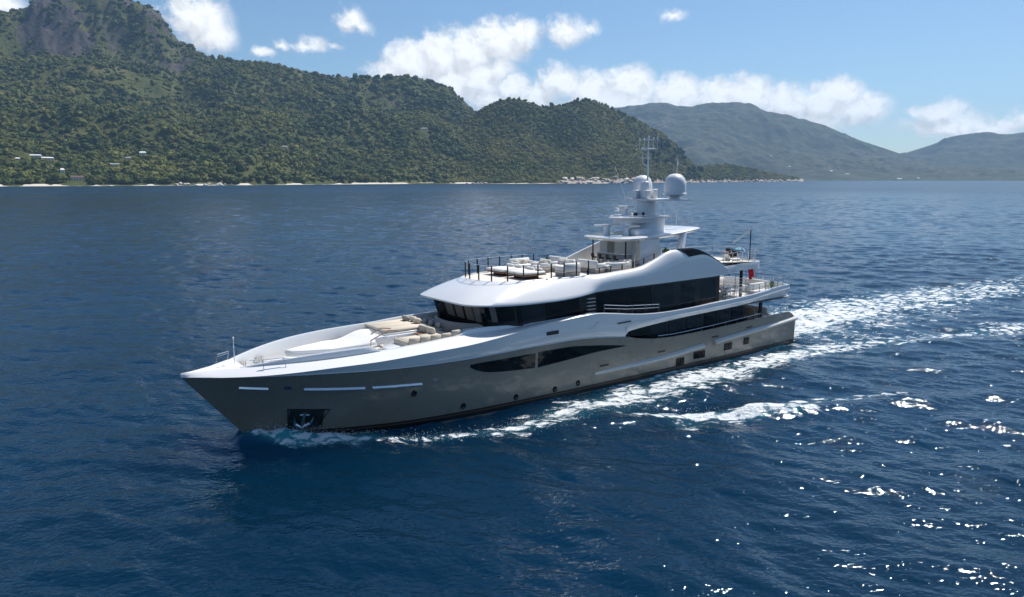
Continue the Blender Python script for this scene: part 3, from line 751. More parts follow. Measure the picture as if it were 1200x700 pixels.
def hull_pt(g, w):
    g = np.asarray(g, float); w = np.asarray(w, float)
    sk = g*L_; sw = 3.73+g*(L_-3.73)
    ht = htop(sk); wc = np.clip(w, 0, 1)
    h = w*ht
    p = 1+.55*np.exp(-(sk/9)**2)
    t = bw(sw)+(bks(sk)-bw(sw))*wc**p
    t = t*np.where(w < 0, 1-(w/-.45)**2*.35, 1)
    s = np.where(w >= 0, sw+(sk-sw)*wc, sw + w*0)
    return s, t, h
def hullT(s, h):
    """half breadth of the hull at station s, height h, and sigma"""
    s = np.asarray(s, float); h = np.asarray(h, float); g = np.clip(s/L_, 0, 1)
    for _ in range(25):
        w = np.clip(h/htop(g*L_), 0, 1)
        ss = 3.73+g*(L_-3.73); ss = ss+(g*L_-ss)*w
        g = np.clip(g+(s-ss)/L_*.9, 0, 1)
    w = h/htop(g*L_)
    return hull_pt(g, w)[1]
def two_sided(mb_rows):       # mirror rows of (s,t,h)
    return [[B(*p) for p in r] for r in mb_rows], [[B(p[0], -p[1], p[2]) for p in r] for r in mb_rows]
def build_hull():
    b = MB()
    for sd_ in (1, -1):
        rows = []
        for w in WR[2:]:
            s, t, h = hull_pt(sg, np.full_like(sg, w)); rows.append([B(s[i], sd_*t[i], h[i]) for i in range(len(sg))])
        b.grid(rows)
    # transom
    tr = []
    for w in WR[2:]:
        s, t, h = hull_pt(1.0, w); tr.append([B(float(s)+(.0), float(t)*k, float(h)) for k in np.linspace(-1, 1, 9)])
    b.grid(tr)
    hull = b.build('hull', M['hull'], Y, smooth=30)
    bt = MB()
    for sd_ in (1, -1):
        rows = []
        for hh, d in ((-1.6, -.9), (-.7, .0), (.0, .02), (.46, .022)):
            r = []
            for g in sg:
                s, t, h = hull_pt(g, max(0, hh)/htop(g*L_)); t = max(0, float(t)*(1 if hh >= 0 else (1+hh*.25)))+(.022 if hh >= -.1 else 0.0)
                r.append(B(float(s)-.02, sd_*t, hh))
            rows.append(r)
        bt.grid(rows)
    bt.grid([[B(54.53, k*4.0, z) for k in np.linspace(-1, 1, 5)] for z in (-1.2, .3)])
    bt.build('boot_stripe', M['boot'], hull)
    st = MB()
    for sd_ in (1, -1):
        rows = []
        for hh in (.27, .34):
            rows.append([B(float(hull_pt(g, hh/htop(g*L_))[0])-.02, sd_*(float(hull_pt(g, hh/htop(g*L_))[1])+.034), hh) for g in sg])
        st.grid(rows)
    st.build('waterline_stripe', M['bronze'], hull)
    return hull
HULL = build_hull()
def hull_patch(name, s0, s1, up, lo, mat, n=24, k=4, off=.02, parent=None, sides=(1, -1), tfun=None, thick=.05, smooth=30, label=None):
    """a plate on the side, its upper and lower edges given as heights along s"""
    tf = tfun or hullT; out = []
    for sd_ in sides:
        b = MB(); ss = np.linspace(s0, s1, n); rows = []; back = []
        for q in np.linspace(0, 1, k):
            hh = lo(ss)+(up(ss)-lo(ss))*q; tt = tf(ss, hh)
            rows.append([B(ss[i], sd_*(tt[i]+off), hh[i]) for i in range(n)]); back.append([B(ss[i], sd_*(tt[i]+off-thick), hh[i]) for i in range(n)])
        b.grid(rows)
        ring = rows[0]+[r[-1] for r in rows[1:]]+rows[-1][::-1][1:]+[r[0] for r in rows[::-1][1:-1]]
        rb = back[0]+[r[-1] for r in back[1:]]+back[-1][::-1][1:]+[r[0] for r in back[::-1][1:-1]]
        b.grid([ring, rb], close=True)
        o = b.build(name, mat, parent, smooth=smooth)
        if label: o['label'] = label
        out.append(o)
    return out
# the long dark window amidships, in two panes
hull_patch('hull_window', 16.75, 22.2, curve([16.6, 17.5, 20.4, 22.2], [3.58, 3.62, 3.62, 3.64]), curve([16.6, 17.2, 18, 19, 20.5, 22.2], [3.52, 3.18, 2.92, 2.78, 2.66, 2.58]), M['glass'], parent=HULL)
hull_patch('hull_window', 22.45, 31.05, curve([22.3, 25, 27.5, 29.5, 31.1], [3.66, 3.66, 3.46, 3.22, 2.98]), curve([22.3, 25, 28.4, 31.1], [2.56, 2.70, 2.91, 2.95]), M['glass'], parent=HULL)
# bright polished strips on the bow, shaped as ledges to catch light
for a, b_ in ((2.75, 4.2), (6.05, 9.5), (9.95, 13.2)):
    f0 = curve([2, 4.2, 6, 9.5, 13.4], [3.80, 3.58, 3.42, 3.12, 2.86])
    for sd_ in (1, -1):          # a bright ledge whose upper face slopes outward
        bb = MB(); bb.grid([[B(s, sd_*(float(hullT(s, float(f0(s))+z))+d), float(f0(s))+z) for z, d in ((-.10, -.02), (-.09, .11), (-.05, .12), (.06, .02), (.08, -.02))] for s in np.linspace(a, b_, 14)])
        bb.poly(bb.v[:5]); bb.poly(bb.v[-5:]); bb.build('bow_strip', M['light'], HULL)
hull_patch('fairlead', 5.02, 5.38, lambda s: s*0+3.66, lambda s: s*0+3.44, M['steel'], n=4, k=2, parent=HULL)
hull_patch('fairlead', 14.0, 14.3, lambda s: s*0+3.12, lambda s: s*0+2.92, M['steel'], n=4, k=2, parent=HULL)
# anchor pockets with anchors
def build_anchor():
    up = curve([5.3, 7.7], [2.06, 1.86]); lo = curve([5.3, 7.7], [.55, .62])
    for sd_ in (1, -1):
        b = MB()
        ou = [(5.42, 2.05), (7.68, 1.85), (7.05, .58), (5.62, .60)]
        pts = [B(s, sd_*(float(hullT(s, h))+.015), h) for s, h in ou]; mid = [B(s, sd_*(float(hullT(s, h))-.5), h) for s, h in [(5.6, 1.9), (7.4, 1.75), (6.95, .75), (5.75, .75)]]
        b.grid([pts, mid], close=True); b.poly(mid)
        fr = [B(s, sd_*(float(hullT(s, h))+.03), h) for s, h in ou]; b.tube(fr+[fr[0]], .05, 5, caps=False)
        b.build('anchor_pocket', M['boot'], HULL)
        a = MB(); c = lambda s, h, d=.05: B(s, sd_*(float(hullT(s, h))+d), h)
        a.tube([c(6.35, 1.75), c(6.3, .75)], .09, 6); a.tube([c(5.9, .95), c(6.3, .7), c(6.75, .95)], .12, 6)
        a.tube([c(5.9, .95), c(5.85, 1.45)], .13, 6, r2=.03); a.tube([c(6.75, .95), c(6.85, 1.42)], .13, 6, r2=.03)
        a.tube([c(6.1, 1.6), c(6.6, 1.55)], .06, 5)
        a.build('anchor', M['steel'], HULL)
    # the hole itself is hidden by the dark plate just proud of the plating
    hull_patch('anchor_pocket_plate', 5.55, 7.4, lambda s: curve([5.5, 7.5], [2.0, 1.82])(s), lambda s: curve([5.5, 7.5], [.64, .68])(s), M['boot'], n=8, k=5, off=.016, parent=HULL)
build_anchor()
for s, h in ((12.72, 2.29), (16.35, .82), (20.6, .72), (24.07, .70), (26.29, .80)):
    for sd_ in (1, -1):
        b = MB(); rows = []
        for rr_, d in ((.02, .03), (.15, .03), (.19, .045), (.22, .0)):
            rows.append([B(s+rr_*math.cos(a), sd_*(float(hullT(s, h))+d), h+rr_*1.05*math.sin(a)) for a in np.linspace(0, 2*math.pi, 14)[:-1]])
        b.grid(rows, close=True); b.poly(rows[0]); b.build('porthole', M['glass'], HULL)
for s, w, h in ((37.55, 1.0, .78), (39.95, 1.5, 1.02), (43.85, 1.1, 1.20), (46.5, .85, 1.33)):
    for sd_ in (1, -1):
        n = 3 if w > 1.3 else (2 if w > .9 else 1)
        for q in range(n):
            c = s-w/2+w*(q+.5)/n; x0, x1 = c-w/n*.44, c+w/n*.44
            hull_patch('stern_window', x0, x1, lambda S_: S_*0+h+.30, lambda S_: S_*0+h-.30, M['glass_black'], n=5, k=4, parent=HULL, sides=(sd_,), off=.06)
# rubbing rails along the after quarters
def build_rail(s0, s1, taper):
    f0 = curve([28, 34.8, 40.3, 42.1, 53.4, 54.6], [1.24, 1.38, 1.74, 1.86, 2.44, 2.5])
    for sd_ in (1, -1):
        b = MB(); rows = []
        for s in np.linspace(s0, s1, 40):
            k = min(1, (s-s0)/taper+.02) if taper else 1; t = float(hullT(s, float(f0(s))))
            h = float(f0(s)); rows.append([B(s, sd_*(t+d*k), h+e*(.4+.6*k)) for d, e in ((-.03, .22), (.16, .12), (.26, .05), (.28, -.04), (.24, -.11), (.02, -.26))])
        b.grid(rows); b.poly(rows[0]); b.poly(rows[-1])
        b.build('rubbing_rail', M['rail'], HULL, smooth=40)
M['rail'] = principled('rail_pale_paint', (.62, .60, .56), .35, coat=.3)
build_rail(28.0, 40.4, 5.0); build_rail(41.9, 54.55, 0)
for s, h in ((28.9, 1.75), (35.2, 1.95), (41.9, 2.32), (46.8, 2.55)):
    hull_patch('scupper', s-.45, s+.45, lambda S_: S_*0+h+.07, lambda S_: S_*0+h-.07, M['boot'], n=4, k=2, parent=HULL)
def build_stern():
    b = MB().box(B(55.3, 0, .42), (1.9, 6.6, .22), .06); b.build('swim_platform', M['teak'], Y)
    b = MB().tube([B(54.4, 3.7, .5), B(56.1, 3.5, .45), B(56.2, 3.2, .45)], .12, 8); b.build('platform_fender', M['white'], Y)
build_stern()

# ---- white topsides: strip, rounded cap, coaming
hB = curve([0, 1.5, 3.5, 5, 8, 10, 13.4, 16.4, 18.7, 21.4, 24, 26, 27.8, 29.5, 31.3, 33, 34.6, 36, 38.7, 41.6, 44.3, 46.7, 50.8, 53.4],
           [4.50, 4.50, 4.54, 4.60, 4.74, 4.78, 4.91, 5.0, 5.17, 5.46, 5.66, 5.78, 5.84, 5.68, 5.44, 5.26, 5.17, 5.15, 5.19, 5.30, 5.38, 5.48, 5.70, 5.80])
hCap = curve([0, 2.9, 4.2, 8.3, 10.4, 13.8, 16.5, 18.3, 22], [4.66, 4.80, 4.87, 5.02, 5.12, 5.28, 5.43, 5.45, 5.50])
hl = curve([31, 31.3, 33.67, 37.7, 41.6, 45.8, 51.1, 53.4], [3.72, 4.02, 4.24, 4.45, 4.57, 4.70, 5.05, 5.2])
wcap = lambda s: np.minimum(.72, bk(s)*.55)*sstep(27.8, 21, s)
hco = curve([3.0, 3.9, 5.5, 7.4, 10.2, 13.5, 16.4, 18.5, 20, 22.2, 25, 27.8], [4.83, 4.98, 5.20, 5.38, 5.50, 5.56, 5.72, 5.76, 5.68, 5.60, 5.72, 5.86])
def build_topsides():
    b = MB()
    S1 = np.concatenate([np.linspace(0, 3, 14), np.linspace(3.4, 31, 60)])
    for sd_ in (1, -1):
        rows = []
        for s in S1:
            k = float(bk(s)); w = float(wcap(s)); hb = float(hB(s)); hc = max(float(hCap(s)) if s < 22 else hb+.02, hb+.02); bulge = min(.05, k*.2); fl = .15*float(sstep(.5, 4, s)*sstep(23, 17, s))
            rows.append([B(s, sd_*k, float(hk(s))-.01), B(s, sd_*(k+bulge*.6), float(hk(s))+.03), B(s, sd_*(k+bulge+fl*.45), (float(hk(s))+hb)/2), B(s, sd_*(k+bulge+fl), hb-.04), B(s, sd_*max(0, k+fl*.8-.02), hb),
                         B(s, sd_*max(0, k-w*.5), (hb+hc)/2+.015), B(s, sd_*max(0, k-w-.06), hc)])
        b.grid(rows)
    b.build('topsides', M['white'], Y, smooth=40)
    # upper band from the break to the stern, with its pointed forward end over the side deck
    b = MB()
    S2 = np.linspace(31, 53.4, 60)
    bb = lambda s: float(bk(s))-.25*float(sstep(47, 53.4, s))+.05*0
    for sd_ in (1, -1):
        rows = []
        for s in S2:
            k = bb(s); T_ = float(hB(s)); lo_ = float(hl(s)); cr = lo_+(T_-lo_)*.42
            rows.append([B(s, sd_*(k-.30), lo_+.06), B(s, sd_*(k-.03), lo_), B(s, sd_*(k+.01), lo_+.06), B(s, sd_*(k+.09), cr), B(s, sd_*(k+.05), cr+.05), B(s, sd_*(k+.05), T_-.03), B(s, sd_*(k+.02), T_), B(s, sd_*(k-.18), T_), B(s, sd_*(k-.20), 4.72)])
        b.grid(rows)
    b.build('upper_bulwark', M['white'], Y, smooth=30)
    # rounded end of the upper deck over the cockpit
    b = MB(); rows = []
    for a in np.linspace(-1, 1, 25):
        s = 53.4+.75*(1-abs(a)**2.6); t = a*(bb(53.4)-.02)
        rows.append([B(s-.3, t*.97, 5.2), B(s, t, 5.16), B(s+.05, t*1.01, 5.45), B(s, t, 5.80), B(s-.18, t*.97, 5.80), B(s-.2, t*.97, 4.9)])
    b.grid(rows); b.build('upper_deck_end', M['white'], Y)
    # inner coaming round the foredeck well
    b = MB()
    for sd_ in (1, -1):
        rows = []
        for s in np.linspace(3.0, 27.6, 70):
            k = float(bk(s))-float(wcap(s))-.12; top = float(hco(s)); base = (float(hCap(s)) if s < 22 else float(hB(s)))-.02
            if sd_ == 1: top -= .42*float(sstep(10.2, 11.0, s)*sstep(17.2, 16.0, s))
            top = max(top, base+.03); bot = 4.15 if s < 11 else 4.6
            rows.append([B(s, sd_*k, base), B(s, sd_*(k-.03), top-.05), B(s, sd_*(k-.07), top), B(s, sd_*(k-.2), top), B(s, sd_*(k-.24), top-.05), B(s, sd_*(k-.28), bot)])
        b.grid(rows)
    b.build('foredeck_coaming', M['white'], Y, smooth=40)
    # bow deck and the lip of the well
    b = MB(); rows = []
    for s in np.linspace(.02, 3.25, 14):
        k = max(0.0, float(bk(s))-float(wcap(s))-.05); rows.append([B(s, k*q, float(hCap(s))+.03*(1-q*q)) for q in np.linspace(-1, 1, 9)])
    b.grid(rows); l = rows[-1]; b.grid([l, [p+Vector((.05, 0, -.06)) for p in l], [p+Vector((.05, 0, -.75)) for p in l]])
    b.build('bow_deck', M['white_matt'], Y, smooth=40)
    # decks
    b = MB(); rows = []
    for s in np.linspace(3.2, 11.2, 16):
        k = max(.05, float(bk(s))-float(wcap(s))-.3); rows.append([B(s, k*q, 4.16) for q in (-1, -.5, 0, .5, 1)])
    b.grid(rows); b.build('foredeck', M['white_matt'], Y)
    b = MB(); rows = []
    for s in np.linspace(11.2, 53.5, 30):
        k = float(bk(s))-float(wcap(s))-.22; rows.append([B(s, k*q, 4.62 if s < 29 else 4.74) for q in (-1, -.5, 0, .5, 1)])
    b.grid(rows); b.grid([[p+Vector((0, 0, -.16)) for p in r] for r in rows if r[0].x > 31]); b.build('upper_deck', M['cream'], Y)
    b = MB(); rows = []
    for s in np.linspace(30.5, 54.2, 20):
        k = float(hullT(s, 2.2))-.12; rows.append([B(s, k*q, 2.25) for q in (-1, 0, 1)])
    b.grid(rows); b.build('main_deck', M['teak'], Y)
    # grey bulwark inside and cap of the after main deck
    b = MB()
    for sd_ in (1, -1):
        rows = []
        for s in np.linspace(31.2, 54.3, 50):
            t = float(bk(s)); h = float(hg(s)); rows.append([B(s, sd_*(t+.015), h-.03), B(s, sd_*(t+.01), h+.02), B(s, sd_*(t-.14), h+.02), B(s, sd_*(t-.16), 2.25)])
        b.grid(rows)
    rows = [[B(54.45, k*3.9, 2.25), B(54.47, k*3.95, 2.46), B(54.3, k*3.95, 2.48), B(54.28, k*3.9, 2.25)] for k in np.linspace(-1, 1, 5)]
    b.grid(rows); b.build('main_bulwark_cap', M['hull'], Y)
build_topsides()
def side_t(s, h): return np.asarray(bk(s))+.055
hull_patch('mooring_port', 23.15, 24.25, lambda s: s*0+5.02, lambda s: s*0+4.76, M['boot'], n=5, k=2, parent=Y, tfun=side_t, off=.03)
hull_patch('name_strip', 30.1, 31.5, lambda s: 4.86+.02*(s-30), lambda s: 4.77+.02*(s-30), M['rope'], n=5, k=2, parent=Y, tfun=side_t, off=.05)
def build_emblem():
    for sd_ in (1, -1):
        b = MB()
        pl = [(27.1, 4.72), (27.55, 4.74), (28.0, 5.10), (28.22, 5.22), (27.95, 4.92), (27.72, 4.66), (27.45, 4.64)]
        lo = [B(s, sd_*(4.6+.05), h) for s, h in pl]; hi = [B(s, sd_*(4.6+.10), h) for s, h in pl]
        b.grid([lo, hi], close=True); b.poly(hi); b.build('wing_emblem', M['radome'], Y, smooth=0)
build_emblem()
# mouldings: the light edge at the foot of the white paint and along the band
def strip(name, s0, s1, f, tf, r, mat, parent=Y, n=40):
    for sd_ in (1, -1):
        MB().tube([B(s, sd_*(float(tf(s))), float(f(s))) for s in np.linspace(s0, s1, n)], r, 6).build(name, mat, parent)
strip('knuckle_moulding', 1.0, 31.0, lambda s: float(hk(s))+.0, lambda s: float(bk(s))+min(.05, .02*s), .028, M['white'])
strip('band_moulding', 31.6, 53.2, lambda s: hl(s)+(hB(s)-hl(s))*.44, lambda s: float(bk(s))-.25*float(sstep(47, 53.4, s))+.08, .03, M['white'])

# ---- deckhouses
def house_outline(s0, s1, tf, t, r=2.4, n=9):
    """plan of a house with a rounded front: list of (s,t) from starboard aft round the front to port aft"""
    P = [(s1, -t)]
    fr = [(s0+r*(1-math.sin(a)), -(tf+(t-tf)*(1-math.cos(a)) if False else tf+(t-tf)*math.cos(a))) for a in np.linspace(0, math.pi/2, n)]
    P += fr; P += [(s, -q) for s, q in fr[::-1]]; P.append((s1, t))
    return P
def wall_panels(out, h0, h1, mat_of, parent, name, rake=0.0, maxw=2.3, gap=.05, frame=None):
    """dark frame wall with separate panes standing 2 cm proud"""
    pts = []
    for (a, b_) in zip(out[:-1], out[1:]):
        d = math.hypot(b_[0]-a[0], b_[1]-a[1]); n = max(1, round(d/maxw))
        for i in range(n): pts.append((a[0]+(b_[0]-a[0])*i/n, a[1]+(b_[1]-a[1])*i/n))
    pts.append(out[-1])
    return pts
def build_wheelhouse():
    top = house_outline(18.2, 43.25, 2.5, 3.75, 2.6); bot = house_outline(18.95, 43.25, 2.4, 3.75, 2.3)
    b = MB(); b.grid([[B(s, t, 4.62) for s, t in bot], [B(s, t, 5.2) for s, t in bot], [B(s, t, 7.55) for s, t in top]])
    b.grid([[B(43.25, -3.75, 4.62), B(43.25, 3.75, 4.62)], [B(43.25, -3.75, 7.55), B(43.25, 3.75, 7.55)]])
    wh = b.build('wheelhouse', M['dark_wall'], Y, smooth=0)
    def pt(i, f, h):     # point on outline segment i
        k = (h-5.2)/2.35; a = bot[i]; a2 = bot[i+1]; c = top[i]; c2 = top[i+1]
        s = (a[0]+(a2[0]-a[0])*f)*(1-k)+(c[0]+(c2[0]-c[0])*f)*k; t = (a[1]+(a2[1]-a[1])*f)*(1-k)+(c[1]+(c2[1]-c[1])*f)*k
        return s, t
    def pane(i, f0, f1, h0, h1, mat, off=.02):
        q = [pt(i, f0, h0), pt(i, f1, h0), pt(i, f1, h1), pt(i, f0, h1)]; hh = (h0, h0, h1, h1)
        dx, dy = q[1][0]-q[0][0], q[1][1]-q[0][1]; l = math.hypot(dx, dy) or 1; nx, ny = dy/l, -dx/l
        cx, cy = q[0][0]-30, q[0][1]
        if nx*cx+ny*cy < 0: nx, ny = -nx, -ny
        f = [B(p[0]+nx*off, p[1]+ny*off, z) for p, z in zip(q, hh)]; k = [B(p[0]-nx*.02, p[1]-ny*.02, z) for p, z in zip(q, hh)]
        m = MB(); m.poly(f); m.grid([f, k], close=True); m.build('window_pane', mat, wh, smooth=0)
    nseg = len(bot)-1
    for i in range(nseg):
        l = math.hypot(bot[i+1][0]-bot[i][0], bot[i+1][1]-bot[i][1])
        if i in (0, nseg-1):     # the long sides
            cuts = [(20.0, 21.9), (21.95, 23.9), (23.95, 25.9), (25.95, 27.2), (28.9, 31.9), (31.95, 34.9), (35.1, 37.4), (38.3, 40.1), (40.8, 42.8)]
            for j, (x0, x1) in enumerate(cuts):
                x0 = max(x0, 21.4)
                if x1 <= x0: continue
                f0 = (43.25-x0)/(43.25-21.25) if i == 0 else (x0-21.25)/(43.25-21.25); f1 = (43.25-x1)/(43.25-21.25) if i == 0 else (x1-21.25)/(43.25-21.25)
                f0, f1 = sorted((min(1, max(0, f0)), min(1, max(0, f1))))
                pane(i, f0+.001, f1-.001, 4.9 if x0 > 36 else 5.5, 7.15 if x0 > 27.5 else 7.0, M['glass_pale'] if j in (1, 6, 7, 8) else M['glass'])
        elif i == nseg//2:
            for q in range(4): pane(i, q/4+.03, (q+1)/4-.03, 5.95, 7.0, M['blind'] if q != 0 else M['glass'])
        else: pane(i, .03 if i % 2 else 0, 1-.03 if (i+1) % 2 == 0 else 1, 5.95, 7.05, M['blind'] if i in (nseg//2+1, nseg//2+2, nseg//2+5) else M['glass'])
    # steps up the side, cream treads
    for sd_ in (1, -1):
        b = MB()
        for k in range(5): b.box(B(28.05-.12*k*0, sd_*3.9, 5.75+k*.27), (.75, .26, .06), .015)
        b.build('side_steps', M['cream'], Y)
    # the low grey wall with a settee back in front of the windscreen
    b = MB(); rows = []
    for a in np.linspace(-1, 1, 21):
        s = 17.6+.55*abs(a)**2.5*3; t = a*3.05; rows.append([B(s, t, 4.62), B(s-.1, t, 5.7), B(s+.1, t, 5.8), B(s+.25, t, 5.75), B(s+.3, t, 4.62)])
    b.grid(rows); b.build('dash_wall', M['grey_wall'], Y)
M['dark_wall'] = principled('black_house_paint', (.008, .008, .009), .3, coat=.1)
M['grey_wall'] = principled('grey_wall_paint', (.36, .34, .32), .5)
build_wheelhouse()
def build_saloon():
    b = MB()
    out = [(47.0, -3.72), (31.6, -3.72), (31.2, -3.4), (31.2, 3.4), (31.6, 3.72), (47.0, 3.72)]
    b.grid([[B(s, t, 2.25) for s, t in out+out[:1]], [B(s, t, 4.72) for s, t in out+out[:1]]])
    sa = b.build('saloon', M['dark_wall'], Y, smooth=0)
    for sd_ in (1, -1):
        for j, (a, c) in enumerate(((32.4, 34.4), (34.6, 36.6), (36.9, 38.8), (39.1, 41.0), (41.4, 43.2), (43.5, 44.9), (45.1, 46.7))):
            m = MB(); m.box(B((a+c)/2, sd_*3.735, 3.55), (c-a, .05, 1.75), .005); m.build('window_pane', M['glass_pale'] if j in (1, 2, 3, 5) else M['glass'], sa, smooth=0)
    # closing plate at the forward end of each side deck
    for sd_ in (1, -1):
        MB().box(B(31.05, sd_*4.0, 3.35), (.1, .85, 1.9)).build('side_deck_bulkhead', M['dark_wall'], Y)
        hr = curve([34.5, 36.8, 41, 47, 49], [3.14, 3.06, 3.16, 3.42, 3.5])
        b = MB().tube([B(s, sd_*4.3, float(hr(s))+.08) for s in np.linspace(35, 48.6, 30)], .035, 6)
        for s in np.linspace(35.5, 48.4, 9): b.tube([B(s, sd_*4.3, float(hg(s))), B(s, sd_*4.3, float(hr(s))+.08)], .02, 5)
        b.build('side_deck_handrail', M['steel'], Y)
    for sd_ in (1, -1): MB().lathe(B(49.3, sd_*3.75, 2.9), [(.17, -.7), (.17, 2.3)], 14).build('cockpit_pillar', M['dark'], Y)
build_saloon()

# ---- roof, brow and the swelling side of the sun deck, as one shell
Eh = [(17.25, 0, 7.33), (17.25, 1.2, 7.33), (17.3, 2.3, 7.32), (17.55, 3.1, 7.30), (18.2, 3.72, 7.27), (19.2, 4.12, 7.23), (20.4, 4.36, 7.20), (22, 4.48, 7.17), (24, 4.5, 7.16), (26, 4.42, 7.22), (27.4, 4.28, 7.33), (28.6, 4.12, 7.42), (30.5, 4.06, 7.46), (33, 4.05, 7.46), (36, 4.05, 7.47), (39, 4.04, 7.49), (41.5, 4.0, 7.50), (43.3, 3.95, 7.52), (44.2, 3.85, 7.54)]
Rh = [(20.1, 0, 8.5), (20.12, .7, 8.5), (20.25, 1.3, 8.5), (20.6, 1.95, 8.5), (21.2, 2.45, 8.5), (22.0, 2.85, 8.51), (23.0, 3.08, 8.51), (24.2, 3.2, 8.51), (25.6, 3.27, 8.52), (27.0, 3.32, 8.52), (28.2, 3.35, 8.52), (29.4, 3.38, 8.54), (31, 3.42, 8.62), (33.2, 3.48, 8.76), (35.2, 3.54, 9.3), (37.2, 3.58, 9.90), (39.4, 3.6, 9.95), (42.1, 3.6, 8.98), (43.75, 3.6, 8.1)]
def shell_pt(E, Q, w, i):
    E = Vector(E); Q = Vector(Q); dh = Q.z-E.z; d = Vector((Q.x-E.x, Q.y-E.y, 0)); hump = float(sstep(27.2, 30.2, Q.x))
    dirn = d.normalized() if d.length > 1e-4 else Vector((0, -1, 0))
    if hump > 0: dirn = (dirn*(1-hump)+Vector((0, -1, 0))*hump).normalized()
    a = .30+.45*hump; bb_ = (.42*d.length)*(1-hump)+.42*hump
    P1 = E+Vector((0, 0, a*dh))+dirn*(.25*d.length*(1-hump))-dirn*.16*hump; P2 = Q-dirn*bb_-Vector((0, 0, (.10*dh)*(1-hump)))
    if hump < 1:
        F1 = E.lerp(Q, .33)+Vector((0, 0, .13*dh)); F2 = E.lerp(Q, .70)+Vector((0, 0, .08*dh)); P1 = F1.lerp(P1, hump); P2 = F2.lerp(P2, hump)
    u = 1-w
    return E*u**3+P1*3*u*u*w+P2*3*u*w*w+Q*w**3
def densify(P, n=5):
    P = np.array(P, float); x = np.arange(len(P)); f = [curve(x, P[:, k]) for k in range(3)]
    q = np.linspace(0, len(P)-1, (len(P)-1)*n+1); return np.stack([g(q) for g in f], -1)
ED = densify(Eh); RD = densify(Rh)
def build_roof():
    b = MB(); ws = np.linspace(0, 1, 12)
    for sd_ in (1, -1):
        rows = []
        for i, (e, r) in enumerate(zip(ED, RD)):
            col = []
            inn = Vector((e[0]+.18*(1-sstep(20, 22, e[0])), e[1]-.22*float(sstep(.0, 3, e[1])), e[2]-.17))
            wall = Vector((max(e[0]+.9*(1-float(sstep(20, 22, e[0]))), 18.3), min(e[1], 3.72), e[2]-.1))
            col.append(wall); col.append(inn); col.append(Vector((e[0], e[1], e[2]-.10)))
            for w in ws: col.append(shell_pt(e, r, w, i))
            cap = .0 if r[0] < 27 else .13*float(sstep(27, 29.5, r[0]))
            q = Vector((r[0], r[1]-cap, r[2])); col.append(q+Vector((.05, -.02, -.03))); col.append(Vector((q.x+.08, q.y-.03, 8.38 if r[0] < 43 else 8.0)))
            rows.append([B(p.x, sd_*p.y, p.z) for p in col])
        b.grid(rows)
    rf = b.build('sun_deck_shell', M['white'], Y, smooth=50)
    # after end wall of the shell
    b = MB()
    for sd_ in (1, -1):
        e, r = ED[-1], RD[-1]; col = [shell_pt(e, r, w, 0) for w in ws]
        b.poly([B(p.x, sd_*p.y, p.z) for p in col]+[B(44, sd_*3.3, 8.05), B(44.1, sd_*3.3, 7.5)])
    b.build('shell_end', M['white'], rf, smooth=0)
    # dark glass eyebrow on the after slope of the hump
    for sd_ in (1, -1):
        b = MB(); rows = []
        for i, (e, r) in enumerate(zip(ED, RD)):
            if not (37.25 <= r[0] <= 43.4): continue
            hlo = float(curve([37.2, 39.3, 41, 42.4, 43.5], [9.22, 9.36, 9.0, 8.42, 8.0])(r[0]))
            w0 = next((w for w in np.linspace(0, 1, 200) if shell_pt(e, r, w, i).z >= min(hlo, r[2]-.06)), .9)
            col = [shell_pt(e, r, w, i) for w in np.linspace(w0, 1, 9)]
            col = [p+Vector((0, .03, .03)) for p in col]; col.append(Vector((r[0], r[1]-.15, r[2]+.03)))
            rows.append([B(p.x, sd_*p.y, p.z) for p in col])
        b.grid(rows); b.build('hump_glass', M['glass_black'], rf, smooth=50)
    # sun deck floor
    b = MB(); rows = []
    for r in RD:
        if r[0] < 20.0: continue
        k = max(.02, r[1]-.05); rows.append([B(r[0]+.05, k*q, 8.44) for q in (-1, -.5, 0, .5, 1)])
    rows.append([B(50.2, 2.85*q, 8.0+.06) for q in (-1, -.5, 0, .5, 1)])
    b.grid(rows); b.build('sun_deck', M['cream'], Y)
    # after overhang of the sun deck
    b = MB(); pl = [(43.4, 3.75), (45.5, 3.45), (47.0, 3.0), (49.6, 2.95), (50.45, 2.6), (50.75, 1.5), (50.85, 0)]
    rows = []
    full = [(s, t) for s, t in pl]+[(s, -t) for s, t in pl[::-1][1:]]
    for s, t in full: rows.append([B(s-.25 if s > 49 else s, t*.93, 7.42), B(s, t, 7.46), B(s+.03, t*1.01, 7.8), B(s, t, 8.1), B(s-.12, t*.96, 8.1), B(s-.12, t*.96, 8.0)])
    b.grid(rows); b.poly([r[0] for r in rows]); b.poly([r[-1] for r in rows])
    b.build('sun_deck_overhang', M['white'], Y, smooth=30)
    for s, t in ((47.6, 2.75), (47.6, -2.75)): MB().lathe(B(s, t, 0), [(.14, 4.75), (.14, 7.45)], 12).build('upper_deck_pillar', M['dark'], Y)
build_roof()

